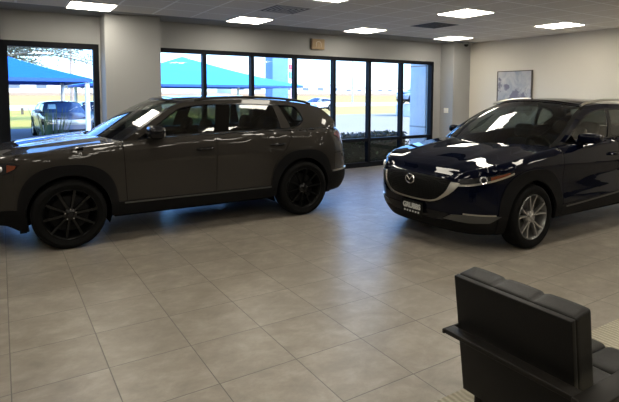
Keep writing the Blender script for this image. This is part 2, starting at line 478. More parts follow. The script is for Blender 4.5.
def build_car(root, P, M, fine=True):
    B = Body(P); du = .05 if fine else .12; L = P['L']
    sx, zt = B.sx, B.zt
    def top(s0, s1, d=0., n=24): return [(lerp(s0, s1, i/n), zt(lerp(s0, s1, i/n))-d) for i in range(n+1)]
    def side(poly): return [(sx(x), z) for x, z in poly]
    def both(name, polys, m, off=0., th=.014, mapf=None):
        for sg in (-1, 1):
            mb = MB()
            for p in polys: mb.patch(p, mapf or B.low, du, du, off, th, sg)
            yield mb.build(name, m, root)
    low = lambda u, v, o: B.low(u, v, o)
    gmap = lambda u, v, o: B.gs(u, v, o)
    h1, h2, hz = P['h1'], P['h2'], P['hz']; a, b, p = P['arch_out']; ct = P['clad_top']; sill = P['sill']
    xb, xrb = P['bumper_x'], P['rear_bumper_x']; d0, d1, d2 = P['doors']
    ao1 = arch(h1, hz, a, b, p, ct(h1-a), ct(h1+a)); ao2 = arch(h2, hz, a, b, p, ct(h2-a), ct(h2+a))
    zlo = pchip([(B.key(k), z) for k, z in P['bumper_low']]); zbt = pchip([(B.key(k), z) for k, z in P['bumper_clad']])
    sb = sx(xb)
    # front bumper, one piece around the nose
    n = 40
    bot = [(lerp(-sb, sb, i/n), zbt(abs(lerp(-sb, sb, i/n)))) for i in range(n+1)]
    tp = [(lerp(sb, -sb, i/n), zt(abs(lerp(sb, -sb, i/n)))) for i in range(n+1)]
    MB().patch(bot+tp, low, du*.8, du*.8, 0, .014).build('front_bumper', M['paint'], root)
    sf = sx(h1-a)
    bot = [(lerp(-sf, sf, i/n), zlo(abs(lerp(-sf, sf, i/n)))) for i in range(n+1)]
    tp = [(lerp(sf, -sf, i/n), zbt(abs(lerp(sf, -sf, i/n)))+.004) for i in range(n+1)]
    MB().patch(bot+tp, low, du, du, .006, .03).build('front_bumper_cladding', M['clad'], root)
    g = .003
    # fenders
    foot = ct(h1+a)
    fp = [(xb+g, P['bumper_clad'][-1][1])]+[q for q in ao1 if q[0] > xb+2*g]+[(d0[0]-g, foot)]
    fp = side(fp)+[(sx(lerp(d0[0], d0[1], i/6))-g, lerp(foot, zt(sx(d0[1])), i/6)) for i in range(1, 6)]+top(sx(d0[1])-g, sb+g)
    list(both('fender', [fp], M['paint']))
    # doors
    def dooredge(d, e, k=10, rev=False):
        z0, z1 = ct(d[0])+.004, zt(sx(d[1])); o = [(sx(lerp(d[0], d[1], i/k))+e, lerp(z0, z1, i/k)) for i in range(k+1)]
        return o[::-1] if rev else o
    fd = dooredge(d1, -g)+top(sx(d1[1])-g, sx(d0[1])+g)+dooredge(d0, g, rev=True)
    rear_edge = P['rear_door_edge']
    rd = side(rear_edge)+top(sx(rear_edge[-1][0]), sx(d1[1])+g)+dooredge(d1, g, rev=True)
    fdo = list(both('front_door', [fd], M['paint'])); rdo = list(both('rear_door', [rd], M['paint']))
    # quarter panel
    aq = [q for q in ao2 if q[1] > rear_edge[-2][1]-.16 and q[0] < h2] if False else ao2
    re = [(x+2*g, z) for x, z in rear_edge]
    qp = [re[0]]+[q for q in ao2 if q[0] > re[0][0]+.012]
    qp = side(qp)+[(sx(xrb)-g, ct(xrb))]+[(sx(xrb)-g, lerp(ct(xrb), zt(sx(xrb)), i/8)) for i in range(1, 8)]+top(sx(xrb)-g, sx(re[-1][0]))+side(re[:0:-1])
    list(both('quarter_panel', [qp], M['paint']))
    # rear bumper and tailgate
    S = B.S; s0 = sx(xrb)
    def rlow(u, v, o): return B.low(u, v, o)
    zr1, zr2 = P['rear_split']
    for name, za, zb_, m, off in (('rear_bumper', P['rear_clad'], zr1, 'paint', 0), ('rear_bumper_cladding', sill-.02, P['rear_clad'], 'clad', .006), ('tailgate', zr1+.006, None, 'paint', 0)):
        mb = MB(); st = s0 if name != 'rear_bumper_cladding' else sx(h2+a)
        for sg in (-1, 1):
            N = 24; bt = [(lerp(st, S, i/N), za) for i in range(N+1)]
            tp = [(lerp(S, st, i/N), zb_ if zb_ else zt(lerp(S, st, i/N))) for i in range(N+1)]
            mb.patch(bt+tp, rlow, du, du, off, .0 if name == 'tailgate' else .01, sg)
        mb.build(name, M[m], root)
    # cladding: wheel arches and sills
    ai = P['arch_in']
    for hx, nm in ((h1, 0), (h2, 1)):
        f0 = ct(hx-a) if nm else P['arch_foot']; f1 = ct(hx+a)
        zf0, zf1 = (sill, P['rear_foot']) if nm else (P['arch_foot'], sill)
        o = arch(hx, hz, a+.002, b+.002, p, zf0, zf1); i_ = arch(hx, hz, ai, ai+P.get('arch_up', 0), 2, zf0, zf1)
        list(both('wheel_arch_cladding', [side(o)+side(i_[::-1])], M['clad'], .012, .03))
    sc = [(h1+a-.01, sill), (h2-a+.01, sill+P.get('sill_rise', 0))]+[(lerp(h2-a+.01, h1+a-.01, i/6), ct(lerp(h2-a, h1+a, i/6))) for i in range(7)]
    list(both('sill_cladding', [side(sc)], M['clad'], .014, .03))
    st = [(lerp(h1+a+.06, h2-a-.02, i/8), ct(lerp(h1+a, h2-a, i/8))-.006) for i in range(9)]
    st = st+[(x, z-.016) for x, z in st[::-1]]
    list(both('sill_strip', [side(st)], M['trim'], .020, .01))
    # hood
    xa0, za0 = P['A'][0]; bw = P['bulge']
    x0 = B.fe[0][0]+.004
    X1 = xa0+.02; hu = lambda x: max(0, (x-x0)/(X1-x0))**.4
    hp = [(0, -1), (0, 1)]+[(i/30, 1) for i in range(1, 30)]+[(hu(X1-bw[0]*(1-(1-2*i/30)**2)), 1-2*i/30) for i in range(31)]+[(1-i/30, -1) for i in range(1, 30)]
    MB().patch(hp, lambda u, v, o: B.hood(x0+(X1-x0)*u**2.5, v, o), .02 if fine else .06, .06 if fine else .2, 0, .012).build('hood', M['paint'], root)
    # glasshouse sides
    D = P['DLO']; rf = [(lerp(P['A'][-1][0], P['D'][0][0], i/24), B.zr(lerp(P['A'][-1][0], P['D'][0][0], i/24))) for i in range(1, 24)]
    def dense(l, k=6): 
        o = []
        for q0, q1 in zip(l, l[1:]): o += [(lerp(q0[0], q1[0], i/k), lerp(q0[1], q1[1], i/k)) for i in range(k)]
        return o+[l[-1]]
    def smooth(l, k=8):
        f = [pchip([(i, q[c]) for i, q in enumerate(l)]) for c in (0, 1)]
        N = (len(l)-1)*k
        return [(f[0](i/k), f[1](i/k)) for i in range(N+1)]
    A, DD = smooth(P['A']), smooth(P['D']); dl = smooth(D, 6)
    zbx = lambda x: B.zb(x)+.002
    belt_r = [(lerp(DD[-1][0], dl[-1][0], i/10), zbx(lerp(DD[-1][0], dl[-1][0], i/10))) for i in range(1, 11)]
    belt_l = [(lerp(dl[0][0], A[0][0], i/6), zbx(lerp(dl[0][0], A[0][0], i/6))) for i in range(0, 6)]
    gp = A+rf+DD+belt_r+dl[::-1]+belt_l
    list(both('body_side_frame', [gp], M['paint'], 0, .02, gmap))
    # side glass and pillar trims, each cut from the window opening
    bl = [(lerp(dl[-1][0], dl[0][0], i/24), zbx(lerp(dl[-1][0], dl[0][0], i/24))) for i in range(1, 24)]
    ring = dl+bl
    for sg in (-1, 1):
        mb = MB(); band(mb, ring, .014, gmap, .004, sg); mb.build('window_trim', M['black'], root)
    for nm, xl, xh in P['panes']:
        poly = clipx(ring, xl, xh)
        for o in both(nm, [poly], M['glass'], -.006, 0, gmap): pass
    for nm, xl, xh, mk in P['pillars']:
        list(both(nm, [clipx(ring, xl, xh)], M[mk], .002, .012, gmap))
    # roof, screens
    xR = P['D'][0][0]; xF = P['A'][-1][0]; cr = P['crown']; bD = P['bulge_rear']
    rm = B.roof(xF, xR, bw[1], bD[0], cr)
    def rect(u0, u1, v0, v1, n=20): return [(lerp(u0, u1, i/n), v0) for i in range(n+1)]+[(u1, lerp(v0, v1, i/n)) for i in range(1, n+1)]+[(lerp(u1, u0, i/n), v1) for i in range(1, n+1)]+[(u0, lerp(v1, v0, i/n)) for i in range(1, n)]
    ro = MB().patch(rect(0, 1, -1, 1), rm, .05, .1, 0, .0).build('roof', M['paint'], root)
    wm = B.screen(P['A'], bw, (P.get('ws_crown', 0), cr[0]))
    MB().patch(rect(.0, .985, -.95, .95), wm, .06, .1, -.004, .0).build('windscreen', M['wglass'], root)
    t = MB()
    for sg in (-1, 1): t.patch(rect(0, 1, .945*sg, 1.0*sg), wm, .06, .1, .001, .01)
    t.patch(rect(.93, 1.0, -.95, .95), wm, .06, .1, .001, .01)
    t.build('windscreen_trim', M['black'], root)
    dm = B.screen(P['D'], bD, (cr[1], 0), True)
    t = MB()
    for sg in (-1, 1): t.patch(rect(0, 1, .86*sg, 1.0*sg), dm, .1, .1, 0, .01)
    t.patch(rect(.0, .12, -.87, .87), dm, .1, .1, 0, .01); t.patch(rect(.84, 1, -.87, .87), dm, .1, .1, 0, .01)
    t.build('tailgate_frame', M['paint'], root)
    MB().patch(rect(.11, .85, -.87, .87), dm, .1, .1, -.005, 0).build('rear_window', M['glass'], root)
    shell(root, B, M['inner'], P)
    # cabin
    zc = za0-.10
    d = MB(); d.prism([(xa0-.45, zc-.3), (xa0-.3, zc-.02), (xa0+.15, zc+.0), (xa0+.35, zc-.07), (xa0+.38, zc-.4)], -.70, .70, 'y'); d.build('dashboard', M['cabin'], root)
    s = MB(); s.box(xa0-.2, h2+.2, -.72, .72, sill+.06, sill+.12); s.build('cabin_floor', M['cabin'], root)
    seat_set(root, M['cabin'], d0[0]+.55, (-.37, .37), .45, P.get('seat_h', .60)); seat_set(root, M['cabin'], d1[0]+.45, (-.42, .0, .42), .48, P.get('seat_h', .60)-.02)
    steering(root, M['cabin'], d0[0]+.32, -.37, zc+.02)
    tc = MB(); tc.box(h2-.1, L-.45, -.6, .6, .55, zc-.1, .03); tc.build('luggage_cover', M['cabin'], root)
    # wheels
    W = P['wheel']
    for hx in (h1, h2):
        for sg in (-1, 1):
            wheel('wheel', W['R'], W['w'], W['rim'], W['n'], M, root, hx, sg*(W['y']-W['w']/2), W['R'], sg, W['style'])
    return B, dict(low=low, gs=gmap, wm=wm, rm=rm, dm=dm, side=side, both=both, rect=rect, top=top, fdo=fdo, rdo=rdo)

def clipx(ring, xl, xh):
    """part of a closed outline between two slanted lines x = c + k z"""
    def side(poly, f):
        o = []
        for i in range(len(poly)):
            a, b = poly[i], poly[(i+1) % len(poly)]; fa, fb = f(a), f(b)
            if fa >= 0: o.append(a)
            if (fa >= 0) != (fb >= 0):
                t = fa/(fa-fb); o.append((lerp(a[0], b[0], t), lerp(a[1], b[1], t)))
        return o
    r = ring
    if xl: r = side(r, lambda q: q[0]-xl[0]-xl[1]*(q[1]-1.1))
    if xh: r = side(r, lambda q: xh[0]+xh[1]*(q[1]-1.1)-q[0])
    return r
M = {}
def paint(name, c, metal=.35, rough=.32, coat=1.0, spec=.1, ior=1.4):
    m, n, p = newmat(name)
    v = n.new('ShaderNodeTexVoronoi'); v.inputs['Scale'].default_value = 900; n.l.new(n.coord(), v.inputs['Vector'])
    n.l.new(n.mix(v.outputs['Distance'], tuple(x*.85 for x in c), tuple(x*1.15 for x in c)), p.inputs['Base Color'])
    p.inputs['Metallic'].default_value = metal; p.inputs['Roughness'].default_value = rough; p.inputs['Specular IOR Level'].default_value = spec
    p.inputs['Coat Weight'].default_value = coat; p.inputs['Coat Roughness'].default_value = .015; p.inputs['Coat IOR'].default_value = ior
    return m
blackp = pmat('satin black trim', (.006, .006, .006), .35, spec=.3)
base = dict(clad=pmat('grained black cladding', (.0035, .0035, .004), .65, spec=.12, bump=.15, bscale=400), black=pmat('gloss black trim', (.004, .004, .005), .2, spec=.25),
            inner=pmat('dark underbody', (.003, .003, .003), .9, spec=0), cabin=pmat('dark cabin cloth', (.008, .008, .0085), .85, spec=.1),
            glass=glass('tinted car glass', (.22, .25, .24), .05), wglass=glass('windscreen glass', (.55, .62, .58), .05, edge=.75),
            tyre=pmat('tyre rubber', (.003, .003, .003), .8, spec=.1, bump=.1, bscale=150), disc=pmat('brake disc steel', (.10, .10, .10), .4, .9),
            nut=pmat('lug nut steel', (.55, .55, .55), .25, 1.), trim=pmat('satin grey trim', (.07, .07, .066), .45, .5),
            chrome=pmat('bright chrome', (.72, .71, .68), .12, 1.), satin=pmat('satin silver trim', (.52, .50, .45), .28, 1.),
            lamp=glass('dark lamp cover', (.5, .5, .5), .06), lampin=pmat('lamp housing', (.01, .01, .011), .25), amber=pmat('amber reflector', (.15, .035, .012), .25),
            red=pmat('red lamp lens', (.10, .004, .006), .12, coat=.6), lens=pmat('lamp projector lens', (.75, .76, .78), .1, .7), mglass=pmat('mirror glass', (.6, .62, .62), .03, 1.))

P50 = dict(L=4.74, xc=.95, xr=3.75, n=2.5, nr=2.6, w=[(0, .93), (.95, .945), (2.2, .955), (3.75, .945), (4.74, .93)],
    ef=[(.2, .14), (.3, .08), (.45, .04), (.6, .01), (.7, 0), (.85, .01), (.95, .04)],
    es=[(.2, .09), (.3, .055), (.44, .022), (.6, .018), (.75, .008), (.88, 0), (.97, .006), (1.15, .03)],
    er=[(.2, .25), (.3, .06), (.45, 0), (.67, .01), (.85, .04), (.98, .11), (1.13, .19), (1.3, .26)],
    ztop=[(('y', 0), .90), (('y', .4), .935), (.30, .985), (.83, 1.035), (1.42, 1.085), (2.05, 1.122), (2.7, 1.136), (3.44, 1.15), (3.9, 1.15), (4.3, 1.145), (('end',), 1.13)],
    roll=[(('y', 0), .05), (.3, .09), (.9, .10), (1.5, .09), (2.1, .08), (3.7, .08), (4.2, .05), (('end',), .03)], rk=.85,
    hood=[(.05, .92), (.2, .985), (.6, 1.065), (1.1, 1.12), (1.45, 1.14)], crease=(.014, .62, .10),
    A=[(1.44, 1.084), (1.68, 1.245), (1.874, 1.367), (2.037, 1.455), (2.16, 1.503)], bulge=(.30, .14), crown=(.055, .05),
    zr=[(1.3, 1.43), (2.16, 1.503), (2.5, 1.528), (2.9, 1.535), (3.4, 1.52), (3.9, 1.475), (4.14, 1.425), (4.6, 1.35)],
    yr=[(1.4, .78), (2.0, .68), (2.6, .665), (3.4, .65), (4.2, .60), (4.6, .58)],
    D=[(4.14, 1.425), (4.25, 1.33), (4.36, 1.22), (4.40, 1.145)], bulge_rear=(.08, .13),
    DLO=[(1.60, 1.11), (1.80, 1.245), (2.0, 1.38), (2.13, 1.445), (2.56, 1.488), (3.0, 1.49), (3.34, 1.475), (3.682, 1.447), (3.75, 1.36), (3.775, 1.275), (3.70, 1.20), (3.56, 1.156)],
    panes=[('front_window', None, (2.475, .25)), ('rear_door_window', (2.66, .25), (3.42, -.19)), ('quarter_window', (3.58, -.40), None)],
    pillars=[('center_pillar', (2.475, .25), (2.66, .25), 'pillar'), ('rear_pillar', (3.42, -.19), (3.58, -.40), 'paint')],
    h1=.895, h2=3.706, hz=.365, arch_out=(.475, .515, 2.6), arch_in=.405, clad_top=lambda x: .443, sill=.295, arch_foot=.205, rear_foot=.26, rear_clad=.53, rear_split=(.80, .80),
    doors=((1.458, 1.425), (2.482, 2.486), None), rear_door_edge=[(3.215, .447), (3.22, .52), (3.238, .62), (3.27, .70), (3.33, .79), (3.40, .87), (3.47, .98), (3.50, 1.06), (3.51, 1.15)],
    bumper_x=.40, rear_bumper_x=4.24, bumper_low=[(('y', 0), .25), (('y', .5), .26), (.27, .272), (.42, .205)], bumper_clad=[(('y', 0), .42), (('y', .6), .42), (.40, .44)],
    wheel=dict(R=.362, w=.24, rim=.262, n=10, y=.945, style='single'))

P30 = dict(L=4.395, xc=.90, xr=3.5, n=3.0, nr=2.6, w=[(0, .87), (.95, .885), (2.2, .8975), (3.5, .885), (4.395, .87)],
    ef=[(.17, .17), (.24, .10), (.33, .045), (.45, .02), (.52, 0), (.62, 0), (.72, .02), (.80, .05)],
    es=[(.17, .09), (.3, .03), (.44, .006), (.55, .014), (.70, .018), (.86, 0), (.95, .006), (1.1, .03)],
    er=[(.2, .2), (.3, .05), (.45, 0), (.67, .01), (.85, .05), (.98, .12), (1.13, .2), (1.3, .26)],
    ztop=[(('y', 0), .755), (('y', .45), .775), (('y', .62), .835), (.35, .90), (.75, .965), (1.1, 1.01), (1.4, 1.04), (1.8, 1.062), (2.65, 1.10), (3.4, 1.14), (3.9, 1.15), (('end',), 1.12)],
    roll=[(('y', 0), .04), (.3, .07), (.9, .09), (1.5, .09), (2.1, .08), (3.5, .08), (3.9, .05), (('end',), .03)], rk=.9,
    hood=[(.05, .775), (.15, .83), (.4, .925), (.8, 1.01), (1.2, 1.062), (1.4, 1.075)], crease=(.009, .6, .12),
    A=[(1.36, 1.037), (1.67, 1.225), (1.98, 1.385), (2.24, 1.475)], bulge=(.32, .20), crown=(.075, .06),
    zr=[(1.3, 1.42), (2.24, 1.475), (2.6, 1.495), (3.0, 1.49), (3.5, 1.45), (3.78, 1.41), (4.3, 1.3)],
    yr=[(1.3, .74), (1.9, .64), (2.6, .61), (3.4, .59), (4.1, .55)],
    D=[(3.78, 1.41), (3.90, 1.31), (4.00, 1.2), (4.05, 1.15)], bulge_rear=(.10, .14),
    DLO=[(1.51, 1.062), (1.72, 1.19), (2.01, 1.335), (2.27, 1.41), (2.64, 1.443), (3.0, 1.445), (3.35, 1.41), (3.62, 1.33), (3.70, 1.25), (3.55, 1.155)],
    panes=[('front_window', None, (2.43, .55)), ('rear_door_window', (2.50, .55), (3.30, -.2)), ('quarter_window', (3.38, -.3), None)],
    pillars=[('center_pillar', (2.43, .55), (2.50, .55), 'black'), ('rear_pillar', (3.30, -.2), (3.38, -.3), 'black')],
    h1=.88, h2=3.533, hz=.337, arch_out=(.49, .50, 2.6), arch_in=.385, clad_top=lambda x: .408+max(0, x-1.38)*.05, sill=.286, sill_rise=.03, arch_foot=.19, rear_foot=.26, rear_clad=.50, rear_split=(.76, .76),
    doors=((1.40, 1.37), (2.50, 2.50), None), rear_door_edge=[(3.03, .495), (3.035, .55), (3.06, .63), (3.105, .71), (3.18, .78), (3.25, .86), (3.31, .97), (3.33, 1.05), (3.34, 1.14)],
    bumper_x=.37, rear_bumper_x=3.98, bumper_low=[(('y', 0), .19), (('y', .5), .185), (.38, .19)], bumper_clad=[(('y', 0), .30), (('y', .5), .31), (('y', .7), .34), (.37, .36)],
    seat_h=.52, wheel=dict(R=.338, w=.215, rim=.236, n=5, y=.882, style='split'))

# ---- grey SUV on the left
suv = empty('suv', (-.32, 6.505, 0), 'dark grey SUV with black cladding and black wheels, parked in front of the long window', 'car')
m50 = dict(base); m50['paint'] = paint('dark grey metallic paint', (.022, .0195, .017), .0, .5, 1.0, .05, 1.33); m50['rim'] = pmat('black painted rim', (.003, .003, .003), .4, spec=.15); m50['spoke'] = pmat('gloss black spokes', (.004, .004, .004), .2, spec=.3)
m50['disc'] = pmat('dark brake disc', (.012, .012, .012), .6, spec=.1); m50['pillar'] = pmat('satin black pillar', (.006, .0055, .005), .6, spec=.0)
B, K = build_car(suv, P50, m50)
sx = B.sx
# headlamps, tail lamps, handles, mirrors, rails
for sg in (-1, 1):
    hl = MB(); s0, s1 = B.sy(.55), sx(.46)
    pl = [(s0, .80), (lerp(s0, s1, .5), .79), (lerp(s0, s1, .8), .815), (s1, .90), (lerp(s0, s1, .8), .925), (lerp(s0, s1, .5), .915), (s0, .90)]
    hl.patch(pl, K['low'], .04, .04, .004, .02, sg); h = hl.build('headlight', base['lampin'], suv)
    a = MB(); a.patch([(lerp(s0, s1, .74), .825), (lerp(s0, s1, .9), .86), (lerp(s0, s1, .93), .893), (lerp(s0, s1, .74), .90)], K['low'], .04, .04, .008, .01, sg); tag(a.build('amber_reflector', base['amber'], h), 'amber reflector')
    for f in (.40, .60):
        p = B.low(lerp(s0, s1, f), .858, .004); q = MB(); q.blob((p[0], p[1]*sg, p[2]), (.05, .05, .06), 1, 1, 16, 10); q.build('lens', base['lens'], h)
    tl = MB(); s0, s1 = sx(4.25), sx(4.25)+.42
    tl.patch([(s0, 1.045), (s0+.10, 1.0), (s1, .98), (s1, 1.07), (s0+.12, 1.095), (s0+.03, 1.085)], K['low'], .04, .04, .010, .03, sg); tl.build('tail_light', base['red'], suv)
    for o, x in ((K['fdo'], 2.335), (K['rdo'], 3.31)):
        hm = MB(); handle(hm, B, x, .965, sg); hm.build('door_handle', base['black'], o[0 if sg < 0 else 1])
    rl = MB(); pts = []
    for i in range(17):
        x = lerp(2.32, 4.0, i/16); p = B.gs(x, B.zr(x)); h_ = .022*math.sin(math.pi*min(1, max(0, i/16)))**.35
        pts.append((x, sg*(p[1]-.012), p[2]+.012+h_))
    rl.tube(pts, .016, 8); rl.build('roof_rail', m50['paint'], suv)
    rp = MB(); p = [(sx(4.20), .545), (sx(4.6), .545), (sx(4.6), .563), (sx(4.20), .563)]
    rp.patch(p, K['low'], .05, .05, .016, .02, sg); rp.build('bumper_trim', base['satin'], suv)
    fl = MB()
    # mud flap edge of the bumper in front of the wheel
    f0 = B.low(sx(.44), .25); fl.box(f0[0]-.03, f0[0]+.035, min(sg*f0[1], sg*(f0[1]-.22)), max(sg*f0[1], sg*(f0[1]-.22)), .19, .34, .008); fl.build('wheel_deflector', base['clad'], suv)
mirror(suv, B, base['black'], base['mglass'], 1.72, 1.185, size=(.17, .25, .15), reach=.16)
g = MB(); s = B.sy(.52); g.patch([(-s, .60), (-s*.8, .50), (s*.8, .50), (s, .60), (s, .82), (-s, .82)], K['low'], .06, .06, .004, .015); g.build('grille', base['black'], suv)
gl = MB()   # dark glass sunroof
gl.patch(K['rect'](.04, .50, -.72, .72), K['rm'], .08, .1, .006, .008); gl.build('sunroof', glass('sunroof glass', (.05, .06, .06), .10, edge=.8), suv)

# ---- dark blue crossover on the right
cro = empty('crossover', (3.78, 3.957, 0), 'dark blue crossover with silver wheels and a black dealer plate', 'car')
m30 = dict(base); m30['paint'] = paint('deep blue metallic paint', (.0012, .0020, .0070), .0, .5, 1.0, .0, 1.27); m30['rim'] = pmat('grey machined rim', (.16, .16, .155), .35, .85); m30['spoke'] = pmat('machined silver spokes', (.33, .32, .31), .3, .85)
m30['pillar'] = base['black']
B3, K3 = build_car(cro, P30, m30)
sx3, sy3 = B3.sx, B3.sy
def sm(pts, k=6):
    f = [pchip([(i, q[c]) for i, q in enumerate(pts)]) for c in (0, 1)]
    return [(f[0](i/k), f[1](i/k)) for i in range((len(pts)-1)*k+1)]
inn = sm([(0, .496), (.2, .502), (.32, .525), (.405, .58), (.465, .655), (.49, .725)])
outr = sm([(0, .483), (.2, .489), (.325, .509), (.43, .565), (.53, .648), (.575, .718)])
inn = [(sy3(y), z) for y, z in inn]; outr = [(sy3(y), z) for y, z in outr]
gtop = [(sy3(y), z) for y, z in ((.49, .738), (.38, .749), (.2, .753), (0, .754))]
half = inn+gtop
full = half[:-1]+[(0, .754)]+[(-a, b) for a, b in half[::-1]][1:-1]
mg, n_, p_ = newmat('black honeycomb grille mesh')
v = n_.new('ShaderNodeTexVoronoi', feature='DISTANCE_TO_EDGE'); v.inputs['Scale'].default_value = 48; v.inputs['Randomness'].default_value = .25
n_.l.new(n_.coord(), v.inputs['Vector']); n_.l.new(n_.ramp(v.outputs[0], [(0, .006), (.12, .006), (.2, .0008)]), p_.inputs['Base Color'])
n_.l.new(n_.bump(n_.ramp(v.outputs[0], [(0, 1.), (.2, 0.)]), .5, .01), p_.inputs['Normal']); p_.inputs['Roughness'].default_value = .6; p_.inputs['Specular IOR Level'].default_value = .06
gr = MB(); gr.patch(full, K3['low'], .05, .05, .004, .012); gr = gr.build('grille', mg, cro)
wg = MB()
for sg in (-1, 1):
    wg.patch(inn+outr[::-1], lambda u, v, o: B3.low(u, v, o), .05, .05, .022, .03, sg)
wg.build('chrome_wing', base['satin'], cro)
s0, s1 = outr[-1][0]-.02, sx3(.55)
def hb(f): return lerp(.700, .822, f**1.6)
def ht(f): return lerp(.752, .846, f**1.2)
for sg in (-1, 1):
    fs = [i/14 for i in range(15)]
    h = MB(); h.patch([(lerp(s0, s1, f), hb(f)+.006) for f in fs]+[(lerp(s0, s1, f), ht(f)+.004) for f in fs[::-1]], K3['low'], .04, .03, .005, .02, sg)
    h = h.build('headlight', base['lampin'], cro)
    c = MB(); c.patch([(lerp(s0, s1, f), hb(f)-.012) for f in fs]+[(lerp(s0, s1, f), hb(f)+.006) for f in fs[::-1]], K3['low'], .04, .03, .012, .016, sg)
    c.build('chrome_strip', base['satin'], h)
    a = MB(); f0, f1 = .56, .92
    ff = [lerp(f0, f1, i/8) for i in range(9)]
    a.patch([(lerp(s0, s1, f), lerp(hb(f), ht(f), .18)) for f in ff]+[(lerp(s0, s1, f), lerp(hb(f), ht(f), .85)) for f in ff[::-1]], K3['low'], .04, .03, .009, .006, sg); tag(a.build('amber_reflector', base['amber'], h), 'amber reflector')
    for f in (.43,):
        p = B3.low(lerp(s0, s1, f), lerp(hb(f), ht(f), .52), .006)
        p2 = B3.low(lerp(s0, s1, f), lerp(hb(f), ht(f), .52), .106); Mx = Matrix.Translation((p[0], p[1]*sg, p[2])) @ Matrix.Rotation(math.atan2(p2[0]-p[0], -(p2[1]-p[1])*sg), 4, 'Z')
        q = MB(); q.lathe([(.027, -.012), (.036, -.016), (.040, -.006), (.040, .01)], 24, Mx); q.build('lamp_ring', base['lens'], h)
        q = MB(); q.blob((p[0], p[1]*sg, p[2]), (.05, .05, .05), 1, 1, 16, 10); q.build('lens', base['black'], h)
    # grey chin inserts and handles, mirrors, rails
    ch = MB(); c0, c1 = sy3(.40), sx3(.42)
    ch.patch([(c0, .335), (lerp(c0, c1, .15), .388), (lerp(c0, c1, .5), .402), (c1, .392), (lerp(c0, c1, .8), .325), (lerp(c0, c1, .45), .318)], K3['low'], .04, .04, .012, .02, sg); ch.build('chin_insert', base['trim'], cro)
    ci = MB(); ci.patch([(lerp(c0, c1, .36), .404), (lerp(c0, c1, .9), .398), (lerp(c0, c1, .9), .409), (lerp(c0, c1, .36), .416)], K3['low'], .05, .05, .014, .02, sg); ci.build('chrome_strip', base['satin'], cro)
    for o, x in ((K3['fdo'], 2.36), (K3['rdo'], 3.2)):
        hm = MB(); handle(hm, B3, x, .915, sg); hm.build('door_handle', m30['paint'], o[0 if sg < 0 else 1])
    rl = MB(); pts = []
    for i in range(17):
        x = lerp(2.12, 3.7, i/16); p = B3.gs(x, B3.zr(x)); h_ = .042*math.sin(math.pi*min(1, i/16))**.35
        pts.append((x, sg*(p[1]-.010), p[2]+.010+h_))
    rl.tube(pts, .015, 8); rl.build('roof_rail', base['satin'], cro)
    tl = MB(); t0 = sx3(4.0); tl.patch([(t0, .90), (t0+.4, .90), (t0+.4, .98), (t0, .99)], K3['low'], .04, .04, .010, .02, sg); tl.build('tail_light', base['red'], cro)
mirror(cro, B3, m30['paint'], base['mglass'], 1.74, 1.125, size=(.15, .25, .115), reach=.16)
it = MB(); s = sy3(.50); it.patch([(-s, .335), (-s*.6, .30), (s*.6, .30), (s, .335), (s*.9, .40), (-s*.9, .40)], K3['low'], .05, .05, .006, .012); it.build('lower_intake', base['black'], cro)
# badge: oval ring holding a pair of wings in a V
bd = MB(); bx = -.035; bz = .70; by = 0
ov = [(bx, .062*math.cos(t*math.pi/20), bz+.050*math.sin(t*math.pi/20)) for t in range(41)]
bd.tube(ov, .0065, 8, False)
bd.tube([(bx-.004, y, bz+z) for y, z in ((-.054, .026), (-.034, .024), (-.018, .008), (0, -.014), (.018, .008), (.034, .024), (.054, .026))], [.004, .007, .007, .006, .007, .007, .004], 8)
tag(bd.build('badge', base['chrome'], cro, ang=20), 'silver oval badge with spread wings')
# dealer plate
pf = B3.low(0, .38); px = pf[0]-.03
pl = MB(); pl.box(px-.004, px+.006, -.165, .165, .305, .455, .003); plate = pl.build('license_plate', pmat('black plate plastic', (.004, .004, .004), .6, spec=.1), cro)
white = pmat('white lettering', (.50, .50, .48), .6)
def letters(txt, name, size, loc, rot, m, parent, fat=.0, ext=.001, sxx=1):
    cu = bpy.data.curves.new(name, 'FONT'); cu.body = txt; cu.size = size; cu.align_x = 'CENTER'; cu.align_y = 'CENTER'; cu.extrude = ext; cu.offset = fat; cu.resolution_u = 4
    o = bpy.data.objects.new(name+'_tmp', cu); COL.objects.link(o); bpy.context.view_layer.update()
    dg = bpy.context.evaluated_depsgraph_get(); me = bpy.data.meshes.new_from_object(o.evaluated_get(dg)); bpy.data.objects.remove(o); bpy.data.curves.remove(cu)
    me.materials.clear(); me.materials.append(m); me.name = name
    r = bpy.data.objects.new(name, me); COL.objects.link(r); r.parent = parent; r.location = loc; r.rotation_euler = rot; r.scale = (sxx, 1, 1)
    return r
letters('GRUBBS', 'plate_lettering', .078, (px-.006, 0, .395), (R(90), 0, R(-90)), white, plate, .0035, .001, .95)
sm_ = MB()
for k in range(6):
    y = .105-.042*k; sm_.box(px-.0065, px-.003, y-.010, y+.010, .328, .346)
tag(sm_.build('small_print', white, plate, smooth=False), 'row of tiny white marks')
